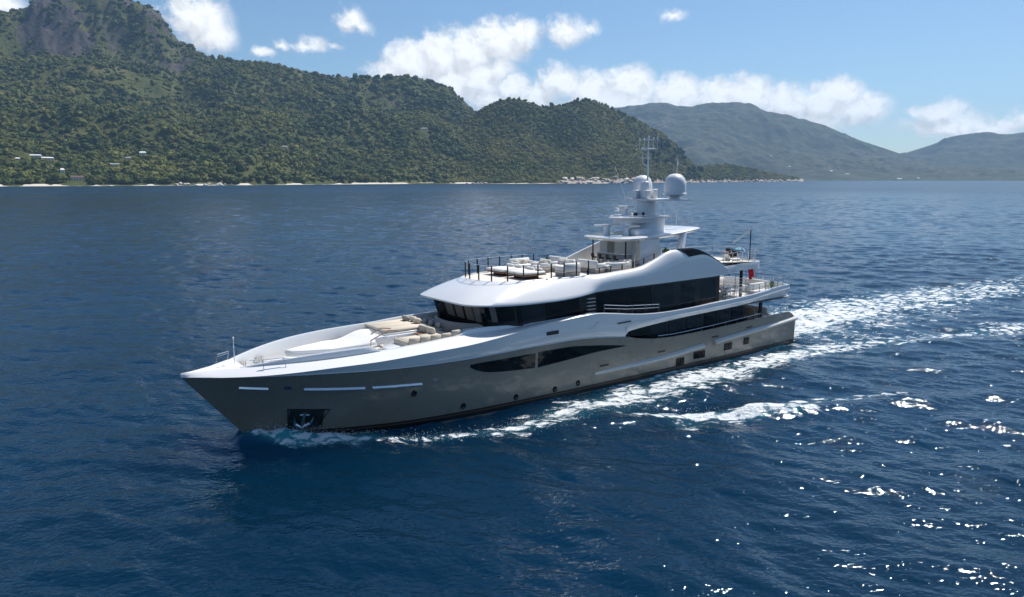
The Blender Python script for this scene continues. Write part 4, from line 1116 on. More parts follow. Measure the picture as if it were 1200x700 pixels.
# ---- railings
def railing(name, path, h, n_bars=2, every=1.3, r=.03, post_r=.03, mat=None, parent=Y):
    """path: list of (s,t,base height)"""
    mat = mat or M['steel']; P = [Vector(p) for p in path]
    d = [0]
    for a, c in zip(P[:-1], P[1:]): d.append(d[-1]+(c-a).length)
    def at(x):
        for i in range(len(P)-1):
            if x <= d[i+1] or i == len(P)-2:
                return P[i].lerp(P[i+1], min(1, max(0, (x-d[i])/(d[i+1]-d[i]))))
    b = MB()
    for k in range(n_bars):
        z = h*(1-.42*k); b.tube([B(p.x, p.y, p.z+z) for p in (at(x) for x in np.linspace(0, d[-1], max(2, int(d[-1]/.6)+1)))], r if k == 0 else r*.7, 6)
    o = b.build(name, mat, parent)
    n = max(1, round(d[-1]/every))
    for k in range(n+1):
        p = at(d[-1]*k/n); MB().tube([B(p.x, p.y, p.z-.02), B(p.x, p.y, p.z+h)], post_r, 6).build('stanchion', mat, o)
    return o
def build_rails():
    front = [(s, t, z) for s, t, z in Rh if s < 28.5]
    pts = [Vector((s, -t, z)) for s, t, z in front[::-1]]+[Vector((s, t, z)) for s, t, z in front[1:]]
    # dark glass-rail posts around the forward end of the sun deck, with clear steel tops
    o = MB().tube([B(p.x+.12, p.y*.975, p.z+1.08) for p in pts], .02, 6).build('sun_deck_rail', M['steel'], Y)
    d = [0]
    for a, c in zip(pts[:-1], pts[1:]): d.append(d[-1]+(c-a).length)
    N = 17
    for k in range(N+1):
        x = d[-1]*k/N; i = max(j for j in range(len(d)) if d[j] <= x+1e-6); i = min(i, len(pts)-2)
        p = pts[i].lerp(pts[i+1], (x-d[i])/(d[i+1]-d[i]))
        MB().box(B(p.x+.12, p.y*.975, p.z+.52), (.085, .085, 1.12), .015).build('rail_post', M['dark'], o)
    for sd_ in (1, -1):      # short stubs on the coaming further aft
        pth = [(s, sd_*(t-.06), z) for s, t, z in Rh if 28.0 < s < 35.4]
        railing('coaming_rail', pth, .42, 1, 1.25, .016, .05, M['dark'])
        railing('upper_deck_handrail', [(28.9, sd_*4.42, 5.72), (31.3, sd_*4.42, 5.42), (34.9, sd_*4.42, 5.18)], .62, 2, 1.5, .028)
        railing('upper_deck_rail', [(43.4, sd_*4.35, 5.35), (46.7, sd_*4.3, 5.48), (50.8, sd_*4.15, 5.70), (53.2, sd_*3.9, 5.80)], .72, 3, 1.0, .03)
        railing('sun_deck_after_rail', [(43.9, sd_*3.55, 8.1), (46.9, sd_*2.95, 8.1), (49.6, sd_*2.88, 8.1), (50.6, sd_*2.0, 8.1), (50.75, sd_*.05, 8.1)], 1.05, 3, .95, .024)
        railing('cockpit_rail', [(50.2, sd_*3.95, 3.22), (53.2, sd_*3.9, 3.26)], .5, 2, 1.0, .022)
        # slatted blind rails beside the upper after deck
        b = MB()
        for q in range(6): b.tube([B(43.6, sd_*3.95, 5.55+q*.27), B(46.9, sd_*3.7, 5.62+q*.25)], .03, 5)
        for s in (43.7, 45.3, 46.8): b.tube([B(s, sd_*3.85, 5.3), B(s, sd_*3.85, 7.45)], .03, 5)
        b.build('slatted_screen', M['steel'], Y)
    railing('upper_deck_stern_rail', [(53.9, 3.0, 5.8), (54.05, 1.5, 5.8), (54.1, 0, 5.8), (54.05, -1.5, 5.8), (53.9, -3.0, 5.8)], .72, 3, 1.3, .022)
    # bow hoops and jackstaff
    for sd_ in (1, -1):
        for a, c in ((2.45, 3.25), (4.0, 5.15)) if sd_ == 1 else ((2.45, 3.25),):
            ta, tc = float(bk(a))*.78, float(bk(c))*.78
            if sd_ == 1 and a < 3: continue
            b = MB().tube([B(a, sd_*(ta+.25), float(hCap(a))-.1), B(a, sd_*ta, float(hCap(a))+.42), B(c, sd_*tc, float(hCap(c))+.42), B(c, sd_*(tc+.25), float(hCap(c))-.1)], .022, 6)
            b.tube([B(a, sd_*ta, float(hCap(a))+.3), B(c, sd_*tc, float(hCap(c))+.3)], .015, 6)
            b.build('bow_hoop_rail', M['steel'], Y)
    js = MB().tube([B(3.05, 0, 4.7), B(3.05, 0, 6.35)], .024, 8); js.tube([B(3.05, -.22, 5.85), B(3.05, .22, 5.85)], .02, 5); js.lathe(B(3.05, 0, 6.35), [(.0, .1), (.05, .05), (.05, -.05), (.02, -.08)], 8)
    js.build('jackstaff', M['white'], Y)
build_rails()
# ---- foredeck: mooring gear, trunk with steps, sun pads
def build_foredeck():
    for s, t in ((4.35, .55), (4.35, -.55)):
        b = MB().lathe(B(s, t, 4.16), [(.30, 0), (.30, .12), (.16, .2), (.13, .42), (.24, .5), (.24, .58), (.0, .6)], 14); b.box(B(s+.45, t, 4.3), (.55, .35, .28), .04)
        b.build('windlass', M['steel'], Y)
    for s, t in ((3.9, 1.35), (5.2, 1.85), (3.9, -1.35), (5.2, -1.85), (11.1, 2.55), (11.1, -2.55)):
        b = MB()
        for d in (-.16, .16): b.lathe(B(s+d, t, 4.16 if s < 11 else 4.62), [(.1, 0), (.085, .05), (.085, .36), (.12, .38), (.12, .43), (0, .45)], 10)
        b.build('mooring_bitt', M['steel'], Y)
    b = MB(); rows = []
    for w in np.linspace(0, 1, 7):       # low domed hatch ahead of the tender
        r = math.cos(w*math.pi/2); rows.append([B(6.1+1.0*r*math.cos(a), -.6+.75*r*math.sin(a), 4.17+.42*math.sin(w*math.pi/2)**.8) for a in np.linspace(0, 2*math.pi, 21)[:-1]])
    b.grid(rows, close=True); b.build('deck_hatch', M['white'], Y, smooth=60)
    # trunk: rounded white block carrying the seating, with a stair through its port half
    def trunk(name, ol, z0, z1, mat, bev=.1):
        b = MB(); n = len(ol); cx = sum(p[0] for p in ol)/n; cy = sum(p[1] for p in ol)/n
        ins = lambda d: [(cx+(s-cx)*(1-d), cy+(t-cy)*(1-d)) for s, t in ol]
        L = [[B(s, t, z) for s, t in o_] for o_, z in ((ins(-.05), z0), (ins(0), z1-.12), (ins(.015), z1-.03), (ins(.05), z1))]
        b.grid(L, close=True); b.poly(L[-1]); return b.build(name, mat, Y, smooth=40)
    arc = lambda c, r, a0, a1, n=8: [(c[0]+r*math.cos(R(a)), c[1]+r*math.sin(R(a))) for a in np.linspace(a0, a1, n)]
    trunk('seating_trunk', [(16.9, -3.35), (13.6, -3.3)]+[(12.2, -2.9), (11.5, -2.2), (11.2, -1.3), (11.25, -.2), (11.5, .25)]+[(12.9, .3), (16.9, .3)], 4.16, 5.28, M['white'])
    trunk('seating_trunk', [(12.2, 1.25), (11.7, 2.0), (11.75, 2.7), (12.4, 2.95), (15.2, 3.1), (15.2, 1.0), (13.0, .95)], 4.3, 5.02, M['white'])
    for k in range(4): MB().box(B(11.35+k*.42, .72, 4.32+k*.14), (.5, .95, .1), .02).build('foredeck_step', M['cream'], Y)
    for tt in (.22, 1.2):
        MB().tube([B(11.3, tt, 4.4), B(11.35, tt, 5.35), B(12.6, tt, 5.85), B(13.3, tt, 5.75)], .035, 6).build('stair_handrail', M['wood'], Y)
build_foredeck()
FG = 'loose seating on the foredeck'; SG = 'lounge furniture on the sun deck'
def furn(name, label, cat, s, t, h, group=None, rz=0.0):
    return tag(empty(name, Wd(s, t, h), BA+rz), label, cat, group)
def cush(e, name, c, d, mat, bev=.07, rz=0, ry=0):      # c,d in the piece's own axes: x aft, y starboard, z up
    return MB().box(c, d, bev, rz=rz, ry=ry).build(name, mat, e, smooth=60)
def build_fore_furniture():
    e = furn('sunpad', 'wide cream sun pad on the starboard side of the foredeck', 'sun pad', 14.75, -1.5, 5.285, FG)
    cush(e, 'base', (0, 0, .06), (3.7, 3.35, .12), M['white'], .03)
    for k in range(3):
        cush(e, 'cushion', (0, -1.08+k*1.09, .23), (3.5, 1.05, .22), M['cushion'], .08)
    for k in range(5): cush(e, 'front_panel', (-1.89, -1.3+k*.65, -.12), (.1, .62, .34), M['cushion'], .04)
    for k, (x, y) in enumerate(((1.2, .9), (1.45, .2), (1.3, -.55))): cush(e, 'pillow', (x, y, .5), (.5, .62, .34), M['cushion_grey'] if k == 0 else M['cushion'], .12, rz=.3*k, ry=.5)
    e = furn('sofa', 'low cream corner sofa on the port side of the foredeck', 'sofa', 14.6, 2.25, 5.03, FG)
    cush(e, 'base', (0, 0, .06), (3.2, 1.9, .12), M['white'], .03)
    for k in range(2): cush(e, 'seat', (-.75+k*1.5, .1, .22), (1.45, 1.5, .2), M['cushion'], .07)
    for k in range(4): cush(e, 'outer_backrest', (-1.2+k*.8, -.92, .3), (.76, .2, .55), M['cushion'], .07)
    for k in range(2): cush(e, 'forward_backrest', (-1.62, -.45+k*.92, .12), (.2, .88, .42), M['cushion'], .07)
    e = furn('sofa', 'cream two seat sofa in the middle of the foredeck just ahead of the grey wall', 'sofa', 16.3, .95, 4.63, FG)
    cush(e, 'base', (0, 0, .2), (1.5, 2.0, .4), M['cushion_grey'], .04)
    for k in range(2): cush(e, 'seat', (-.1, -.48+k*.96, .55), (1.2, .93, .28), M['cushion'], .08)
    for k in range(2): cush(e, 'backrest', (-.62, -.48+k*.96, .85), (.3, .93, .55), M['cushion'], .1, ry=-.15)
    e = furn('sofa', 'cream bench sofa with grey pillows against the grey wall under the windscreen', 'sofa', 17.2, -1.2, 4.63, FG)
    cush(e, 'base', (0, 0, .2), (.9, 2.6, .4), M['cushion_grey'], .04); cush(e, 'seat', (0, 0, .5), (.85, 2.5, .22), M['cushion'], .08); cush(e, 'backrest', (.36, 0, .85), (.22, 2.5, .5), M['cushion_grey'], .09, ry=.15)
    for y in (-.9, .1, .95): cush(e, 'pillow', (.12, y, .8), (.25, .5, .4), M['cushion'], .1, ry=.3)
    e = furn('sofa', 'long cream sofa along the port bulwark beside the windscreen', 'sofa', 17.3, 3.05, 4.75, FG)
    cush(e, 'base', (0, 0, .25), (2.6, .8, .5), M['white'], .04)
    for k in range(3): cush(e, 'seat', (-.85+k*.85, .05, .6), (.82, .75, .22), M['cushion'], .07); cush(e, 'backrest', (-.85+k*.85, -.38, .78), (.8, .2, .5), M['cushion'], .07)
    e = furn('coffee_table', 'low square wooden table between the foredeck sofas', 'table', 15.4, .75, 4.63, FG)
    cush(e, 'tabletop', (0, 0, .62), (.9, .8, .06), M['wood'], .01); cush(e, 'pedestal', (0, 0, .3), (.3, .3, .6), M['steel'], .02)
    # tender under its white cover
    e = furn('covered_tender', 'tender under a white canvas cover on the foredeck', 'tender', 9.2, -.35, 4.17)
    b = MB(); rows = []
    for x in np.linspace(0, 1, 22):
        s = -2.9+5.6*x; w = 1.28*min(1, (x/.42)**.62 if x > 0 else 0)*(1-.10*max(0, x-.8)/.2)
        keel = .18+.45*(1-x)**3
        rows.append([(s, w*q_, z) for q_, z in ((0, keel), (.55, keel+.1), (.92, .55), (1, .78), (.95, .92))]) 
    for sd_ in (1, -1): b.grid([[(p[0], sd_*p[1], p[2]) for p in r] for r in rows])
    b.poly([(rows[-1][k][0], rows[-1][k][1], rows[-1][k][2]) for k in range(5)]+[(rows[-1][k][0], -rows[-1][k][1], rows[-1][k][2]) for k in range(4, 0, -1)])
    b.build('boat_hull', M['radome'], e, smooth=50)
    b = MB(); rows = []
    for x in np.linspace(0, 1, 30):
        s = -2.95+5.7*x; w = 1.33*min(1, (x/.42)**.62 if x > 0 else 0)*(1-.10*max(0, x-.8)/.2)
        crown_ = .98+.16*math.sin(x*3.1)+.62*float(sstep(.55, .95, x))
        r = []
        for q_ in np.linspace(-1, 1, 15):
            z = .80+(crown_-.80)*(1-abs(q_)**1.7)
            if abs(q_) == 1: z = .70
            z += .05*float(fbm(x*6, q_*2, 3, 77))
            r.append((s, w*q_, z))
        rows.append(r)
    b.grid(rows); b.grid([rows[-1], [(p[0]+.06, p[1], .62) for p in rows[-1]]]); b.build('canvas_cover', M['canvas'], e, smooth=60)
    b = MB()
    for x in (-1.6, 1.4): b.box((x, 0, .15), (.25, 1.6, .34), .03)
    b.build('cradle', M['steel'], e)
build_fore_furniture()

# ---- hardtop, mast, domes, radars
def build_mast():
    b = MB()
    half = [(32.55, 0, 10.72), (32.6, 1.2, 10.72), (32.75, 2.1, 10.73), (33.3, 2.55, 10.74), (34.6, 2.6, 10.75), (36.5, 2.5, 10.80), (38.8, 2.4, 10.90), (40.5, 2.4, 11.06), (42.1, 2.42, 11.24), (42.35, 2.1, 11.26), (41.2, 1.5, 11.14), (40.2, .8, 11.06), (39.9, 0, 11.04)]
    # grid across
    rows_t = []; rows_b = []
    def edges(t):
        pass
    ol = half+[(s, -t, z) for s, t, z in half[::-1][1:-1]]
    top = [B(s, t, z+.17) for s, t, z in ol]; up2 = [B(s+(36.5-s)*.03, t*.95, z+.24) for s, t, z in ol]; lo = [B(s, t, z+.08) for s, t, z in ol]; bo = [B(s+(36.5-s)*.05, t*.93, z-.06) for s, t, z in ol]
    n = len(half); b.grid([bo, lo, top, up2], close=True)
    for surf, fl in ((up2, 1), (bo, 0)):
        for i in range(n-1):
            j = (len(ol)-i) % len(ol); j2 = len(ol)-i-1
            a_, b2, c_, d_ = surf[i], surf[i+1], surf[j2 % len(ol)], surf[j]
            b.add([a_, b2, c_, d_], [(0, 1, 2, 3)])
    ht = b.build('hardtop', M['white'], Y, smooth=35)
    for sd_ in (1, -1):
        # broad forward pylon and after strut
        b = MB(); f = [(34.8, 2.35, 8.45), (36.9, 2.5, 8.45), (37.1, 2.15, 10.78), (35.3, 1.95, 10.72)]
        b.prism([(p[0], -sd_*p[1]) for p in f], 8.4, 10.75); b.build('hardtop_pylon', M['white'], ht, smooth=0)
        b = MB().tube([B(39.3, sd_*2.5, 9.4), B(40.2, sd_*2.15, 11.0)], .42, 8, r2=.30); b.build('hardtop_strut', M['white'], ht)
        # sloping wing wall from the coaming up to the hardtop
        b = MB(); w0 = [(29.6, 8.55), (31.2, 8.85), (33.6, 9.6), (35.4, 10.15), (36.4, 10.4), (36.4, 8.45), (29.6, 8.45)]
        if sd_ == -1:
            lo = [B(s, sd_*3.2, h) for s, h in w0]; hi = [B(s, sd_*3.38, h) for s, h in w0]; b.grid([lo, hi], close=True); b.poly(lo); b.poly(hi); b.build('wing_wall', M['white'], ht, smooth=0)
    mast = MB()
    mast.lathe(B(38.1, 0, 10.95), [(1.75, 0), (1.55, .25), (1.42, .6), (1.38, 1.35), (1.45, 1.5)], 24, sx=1.1, sy=.85)
    mo = mast.build('mast_tower', M['radome'], Y, smooth=40)
    b = MB().prism([(p[0], p[1]) for p in [(34.0, .25), (34.2, .75), (35.6, 1.35), (38.0, 1.5), (39.5, 1.3), (39.8, .6), (39.8, -.6), (39.5, -1.3), (38.0, -1.5), (35.6, -1.35), (34.2, -.75), (34.0, -.25)]], 12.36, 12.48); b.build('lower_platform', M['radome'], mo, smooth=30)
    b = MB().tube([B(34.2, q, 12.55) for q in (-.5, 0, .5)], .03, 6); 
    for sd_ in (1, -1): b.tube([B(34.2, sd_*.5, 12.6), B(35.6, sd_*1.3, 12.6), B(38, sd_*1.45, 12.6)], .025, 6)
    b.build('platform_lip', M['radome'], mo)
    b = MB().prism([(p[0], p[1]) for p in [(34.5, .3), (36.0, 1.0), (38.8, 1.1), (38.8, -1.1), (36.0, -1.0), (34.5, -.3)]], 12.0, 12.36); b.build('platform_bracket', M['radome'], mo)
    MB().lathe(B(37.9, 0, 12.48), [(1.05, 0), (.9, .15), (.84, 1.2), (1.0, 1.32)], 22, sx=1.0, sy=.8).build('mast_trunk', M['radome'], mo, smooth=40)
    b = MB().prism([(38.2, 2.75), (40.2, 2.75), (40.2, -2.75), (38.2, -2.75), (37.3, -1.2), (36.9, -.9), (36.9, .9), (37.3, 1.2)], 13.80, 13.93); b.build('upper_platform', M['radome'], mo, smooth=0)
    for sd_, nm in ((1, ''), (-1, '')):
        k_ = 1.0 if sd_ == 1 else .94
        MB().lathe(B(39.3, sd_*1.85, 13.93), [(r_*k_, z_*k_) for r_, z_ in [(.42, 0), (.42, .22), (.80, .28), (.98, .40), (.98, .48), (.91, .52), (.92, 1.15), (.86, 1.5), (.72, 1.78), (.48, 2.0), (.2, 2.09), (0, 2.1)]], 32).build('radome', M['radome'], mo, smooth=45)
    b = MB().lathe(B(37.7, 0, 13.93), [(.42, 0), (.40, 1.25), (.34, 1.4), (.12, 1.5)], 14); b.box(B(37.2, -.55, 14.3), (.5, .5, .75), .05); b.box(B(37.3, .55, 14.3), (.5, .45, .75), .05); b.box(B(38.5, .25, 14.35), (.5, .5, .8), .05)
    b.build('mast_housing', M['radome'], mo, smooth=30)
    pole = MB().tube([B(37.95, 0, 15.3), B(37.95, 0, 18.9)], .085, 8, r2=.05)
    pole.tube([B(37.95, -1.0, 18.05), B(37.95, 1.0, 18.05)], .04, 6); pole.tube([B(37.1, 0, 18.12), B(38.8, 0, 18.12)], .04, 6)
    for q in (-1.0, -.5, .55, 1.0): pole.tube([B(37.95, q, 18.0), B(37.95, q, 18.95 if abs(q) < .9 else 18.75)], .02, 5); pole.lathe(B(37.95, q, 18.75), [(.06, 0), (.07, .1), (.05, .22), (0, .24)], 8)
    pole.tube([B(37.95, -.62, 18.8), B(37.95, .4, 18.8)], .035, 5)
    pole.tube([B(37.95, -.62, 16.9), B(37.95, -.62, 17.8)], .03, 5); pole.tube([B(37.95, -.62, 16.9), B(37.95, 0, 16.6)], .03, 5); pole.tube([B(37.95, -.62, 17.3), B(37.95, .3, 17.3)], .025, 5)
    pole.lathe(B(37.95, 0, 17.2), [(.10, 0), (.12, .1), (.1, .25), (.0, .28)], 8); pole.lathe(B(37.95, 0, 18.9), [(.05, 0), (.1, .1), (.02, .3)], 8)
    pole.build('mast_pole', M['radome'], mo)
    w = MB()
    w.tube([B(36.6, -1.2, 14.0), B(36.0, -1.9, 16.6)], .02, 5); w.tube([B(40.1, 1.2, 13.9), B(40.3, 1.2, 17.3)], .025, 5); w.lathe(B(40.3, 1.2, 16.7), [(.05, 0), (.07, .2), (0, .4)], 6)
    w.tube([B(40.0, .2, 11.2), B(40.0, .2, 13.8)], .02, 5); w.tube([B(40.6, 1.0, 11.2), B(40.6, 1.0, 13.2)], .02, 5); w.tube([B(39.6, -1.0, 11.2), B(39.6, -1.0, 13.8)], .02, 5)
    w.build('whip_antenna', M['white'], mo)
    def radar(s, t, z, ln, ang, dome):
        r_ = MB().lathe(B(s, t, z), [(.32, 0), (.28, .1), (.22, .5), (.3, .6), (.24, .72), (.0, .75)], 14); 
        o = r_.build('radar', M['radome'], mo, smooth=40)
        MB().box(B(s, t, z+.82), (ln, .22, .14), .04, rz=ang).build('scanner_bar', M['white'], o)
    radar(34.5, -1.2, 10.96, 2.2, -.62, 0); radar(34.95, .55, 10.96, 2.3, -.75, 0)
    radar(36.2, -.9, 12.48, 1.2, -.4, 0)
    b = MB().box(B(36.2, .9, 11.25), (1.9, 1.15, .6), .15, rz=.0); b.build('hardtop_locker', M['radome'], ht, smooth=40)
    b = MB(); b.box(B(36.4, .1, 12.66), (.45, .35, .3), .05); b.lathe(B(36.8, .7, 12.48), [(.12, 0), (.12, .35), (0, .4)], 10); b.build('searchlight', M['rope'], mo)
    b = MB().lathe(B(35.4, -1.0, 12.9), [(.18, 0), (.22, .1), (.14, .28), (0, .3)], 10); b.lathe(B(35.6, .6, 12.5), [(.08, 0), (.1, .3), (0, .35)], 8); b.build('horn', M['radome'], mo)
    # flagstaff with stay on the after end of the sun deck
    b = MB().tube([B(50.4, 1.55, 8.1), B(50.4, 1.55, 11.0)], .05, 7); b.build('flagstaff', M['dark'], Y)
    MB().tube([B(50.4, 1.55, 10.95), B(49.6, .2, 9.6)], .07, 6).build('flagstaff_stay', M['white'], Y)
    for s, t in ((33.6, 1.9), (33.6, -1.9), (34.3, 2.25)): MB().tube([B(s, t, 8.45), B(s, t, 10.75)], .06, 7).build('hardtop_post', M['dark'] if t < 2.2 else M['steel'], ht)
build_mast()

# ---- what stands about on the sun deck
def build_sun_deck():
    z = 8.45
    def bed(s, t, w, d, label):
        e = furn('sunbed', label, 'sunbed', s, t, z, SG)
        cush(e, 'plinth', (0, 0, .1), (w*.6, d*.6, .2), M['dark'], .03); cush(e, 'rim', (0, 0, .28), (w, d, .10), M['wood'], .04)
        for k in range(2): cush(e, 'mattress', (0, (k-.5)*d*.49, .42), (w*.97, d*.48, .2), M['cushion_white'], .08)
        for k in range(2): cush(e, 'pillow', (w*.36, (k-.5)*d*.45, .6), (.32, d*.36, .22), M['cushion_white'], .09, ry=.4)
    bed(23.9, -1.15, 2.3, 2.2, 'low white double sunbed on the starboard side near the front rail of the sun deck')
    bed(23.9, 1.35, 2.2, 2.1, 'low white double sunbed on the port side near the front rail of the sun deck')
    def block(s, t, w, d, label, rz=0, hh=.9):
        e = furn('lounge_sofa', label, 'sofa', s, t, z, SG, rz)
        cush(e, 'base', (0, 0, .14), (w*.95, d*.95, .28), M['cushion_grey'], .03); cush(e, 'seat', (0, 0, .4), (w, d, .26), M['cushion_white'], .08)
        cush(e, 'backrest', (w*.5-.12, 0, .62), (.26, d, hh-.2), M['cushion_white'], .09); cush(e, 'armrest', (0, d*.5-.1, .5), (w, .2, .5), M['cushion_white'], .07); cush(e, 'armrest', (0, -d*.5+.1, .5), (w, .2, .5), M['cushion_white'], .07)
        for k in range(2): cush(e, 'pillow', (w*.22, (-.25+k*.5)*d*.8, .68), (.22, .5, .4), M['cushion'], .1, ry=.3)
    block(26.3, -2.1, 1.2, 2.0, 'white sofa with its back to the starboard rail behind the first sunbed', R(90))
    block(27.0, -.7, 1.1, 1.3, 'white armchair between the two sunbeds and the round table')
    block(28.4, .2, 1.1, 1.8, 'white sofa in the middle of the sun deck with cream pillows')
    block(27.2, 2.2, 1.2, 1.6, 'white sofa close to the port coaming just behind the second sunbed', R(-90))
    block(30.2, 1.6, 1.1, 2.2, 'long white sofa facing the bar under the hardtop', R(180))
    block(30.0, -1.7, 1.1, 2.2, 'long white sofa on the starboard side ahead of the hardtop', R(180))
    block(32.0, 2.6, 2.4, .9, 'white bench seat along the port coaming below the hardtop', 0, .7)
    e = furn('side_table', 'small round wooden table beside the white sofas on the sun deck', 'table', 28.9, -1.1, z, SG)
    MB().lathe((0, 0, 0), [(.2, 0), (.05, .05), (.05, .5), (.42, .52), (.42, .57)], 18).build('tabletop', M['wood'], e)
    # bar under the hardtop with stools
    b = MB().box(B(34.0, .1, z+.55), (.7, 3.2, 1.1), .06); b.build('bar_counter', M['grey_wall'], Y); MB().box(B(34.0, .1, z+1.13), (.95, 3.5, .07), .02).build('bar_top', M['white'], Y)
    MB().box(B(36.5, -.6, z+1.05), (1.4, 2.2, 2.1), .1).build('bar_cabinet', M['white'], Y)
    for k in range(4):
        e = furn('bar_stool', ['dark bar stool at the starboard end of the bar', 'dark bar stool second from the starboard end of the bar', 'dark bar stool second from the port end of the bar', 'dark bar stool at the port end of the bar'][k], 'stool', 33.1, -1.2+k*.85, z, 'bar stools under the hardtop')
        MB().lathe((0, 0, 0), [(.2, 0), (.04, .04), (.04, .7)], 12).build('pedestal', M['steel'], e); MB().lathe((0, 0, .7), [(.2, 0), (.22, .05), (.2, .1), (0, .11)], 14).build('seat', M['dark'], e)
        cush(e, 'backrest', (-.18, 0, .95), (.05, .38, .3), M['dark'], .02)
    def pot(s, t, h, label, sz=.35, grp='potted plants on the decks'):
        e = furn('potted_plant', label, 'plant', s, t, h, grp); rng = random.Random(int(s*10))
        MB().lathe((0, 0, 0), [(.16, 0), (.22, .35), (.19, .36), (0, .34)], 12).build('pot', M['white'], e)
        b = MB()
        for k in range(46):
            a = rng.uniform(0, 6.28); u = rng.uniform(.1, 1.2); d = Vector((math.cos(a)*math.sin(u), math.sin(a)*math.sin(u), math.cos(u))); p = Vector((0, 0, .35)); q = p+d*sz*rng.uniform(1, 1.9); sd2 = d.cross(Vector((0, 0, 1))).normalized()*.06; m_ = p.lerp(q, .6)
            b.add([p, m_+sd2, q, m_-sd2], [(0, 1, 2, 3)])
        b.build('leaves', M['leafpot'], e, smooth=0, weld=False)
    pot(37.0, 3.05, 9.2, 'green potted plant on the coaming beside the hardtop pylon'); pot(29.4, -2.9, z, 'green potted plant at the starboard rail of the sun deck')
    pot(52.7, 2.5, 5.0, 'bright green potted plant near the after port corner of the upper deck', .5)
    # after part of the sun deck
    AG = 'loungers on the after end of the sun deck'
    for k, (s, t, lb) in enumerate(((45.4, 1.5, 'white lounge chair on the after sun deck nearest the dark hump glass'), (47.2, 1.9, 'white lounge chair in the middle of the after sun deck rail'), (46.0, -1.2, 'white lounge chair on the starboard side of the after sun deck'))):
        e = furn('lounge_chair', lb, 'lounger', s, t, 8.07, AG, R(180))
        cush(e, 'frame', (0, 0, .2), (1.7, .75, .08), M['steel'], .02); cush(e, 'mattress', (-.2, 0, .32), (1.3, .7, .16), M['cushion_white'], .06); cush(e, 'backrest', (.65, 0, .55), (.7, .7, .14), M['cushion_white'], .06, ry=-.8)
        for x in (-.7, .7):
            for y in (-.3, .3): MB().tube([(x, y, 0), (x, y, .2)], .03, 5).build('leg', M['steel'], e)
    e = furn('dining_table', 'round dark table with glassware at the after end of the sun deck', 'table', 48.9, .6, 8.07, AG)
    MB().lathe((0, 0, 0), [(.4, 0), (.08, .06), (.08, .7), (.85, .72), (.85, .78)], 20).build('tabletop', M['wood'], e)
    e = furn('parasol', 'folded pale blue parasol at the after end of the sun deck', 'parasol', 49.3, 1.2, 8.07, AG)
    MB().tube([(0, 0, 0), (0, 0, 1.35)], .04, 6).build('pole', M['steel'], e)
    b = MB().lathe((0, 0, .75), [(.1, 0), (.55, .1), (.45, .3), (.12, .5), (0, .6)], 8); b.build('canopy', M['bluecloth'], e, smooth=0)
    for k in range(4):
        a = k*1.57+.4
        e = furn('dining_chair', ['dark dining chair at the forward port side of the round table', 'dark dining chair at the forward starboard side of the round table', 'dark dining chair at the after starboard side of the round table', 'dark dining chair at the after port side of the round table'][k], 'chair', 48.9+1.15*math.cos(a+2.3), .6+1.15*math.sin(a+.75+0*k), 8.07, AG, a)
        cush(e, 'seat', (0, 0, .45), (.5, .5, .08), M['dark'], .02); cush(e, 'backrest', (.22, 0, .75), (.06, .5, .5), M['dark'], .02)
        for x in (-.2, .2):
            for y in (-.2, .2): MB().tube([(x, y, 0), (x, y, .45)], .025, 5).build('leg', M['dark'], e)
build_sun_deck()
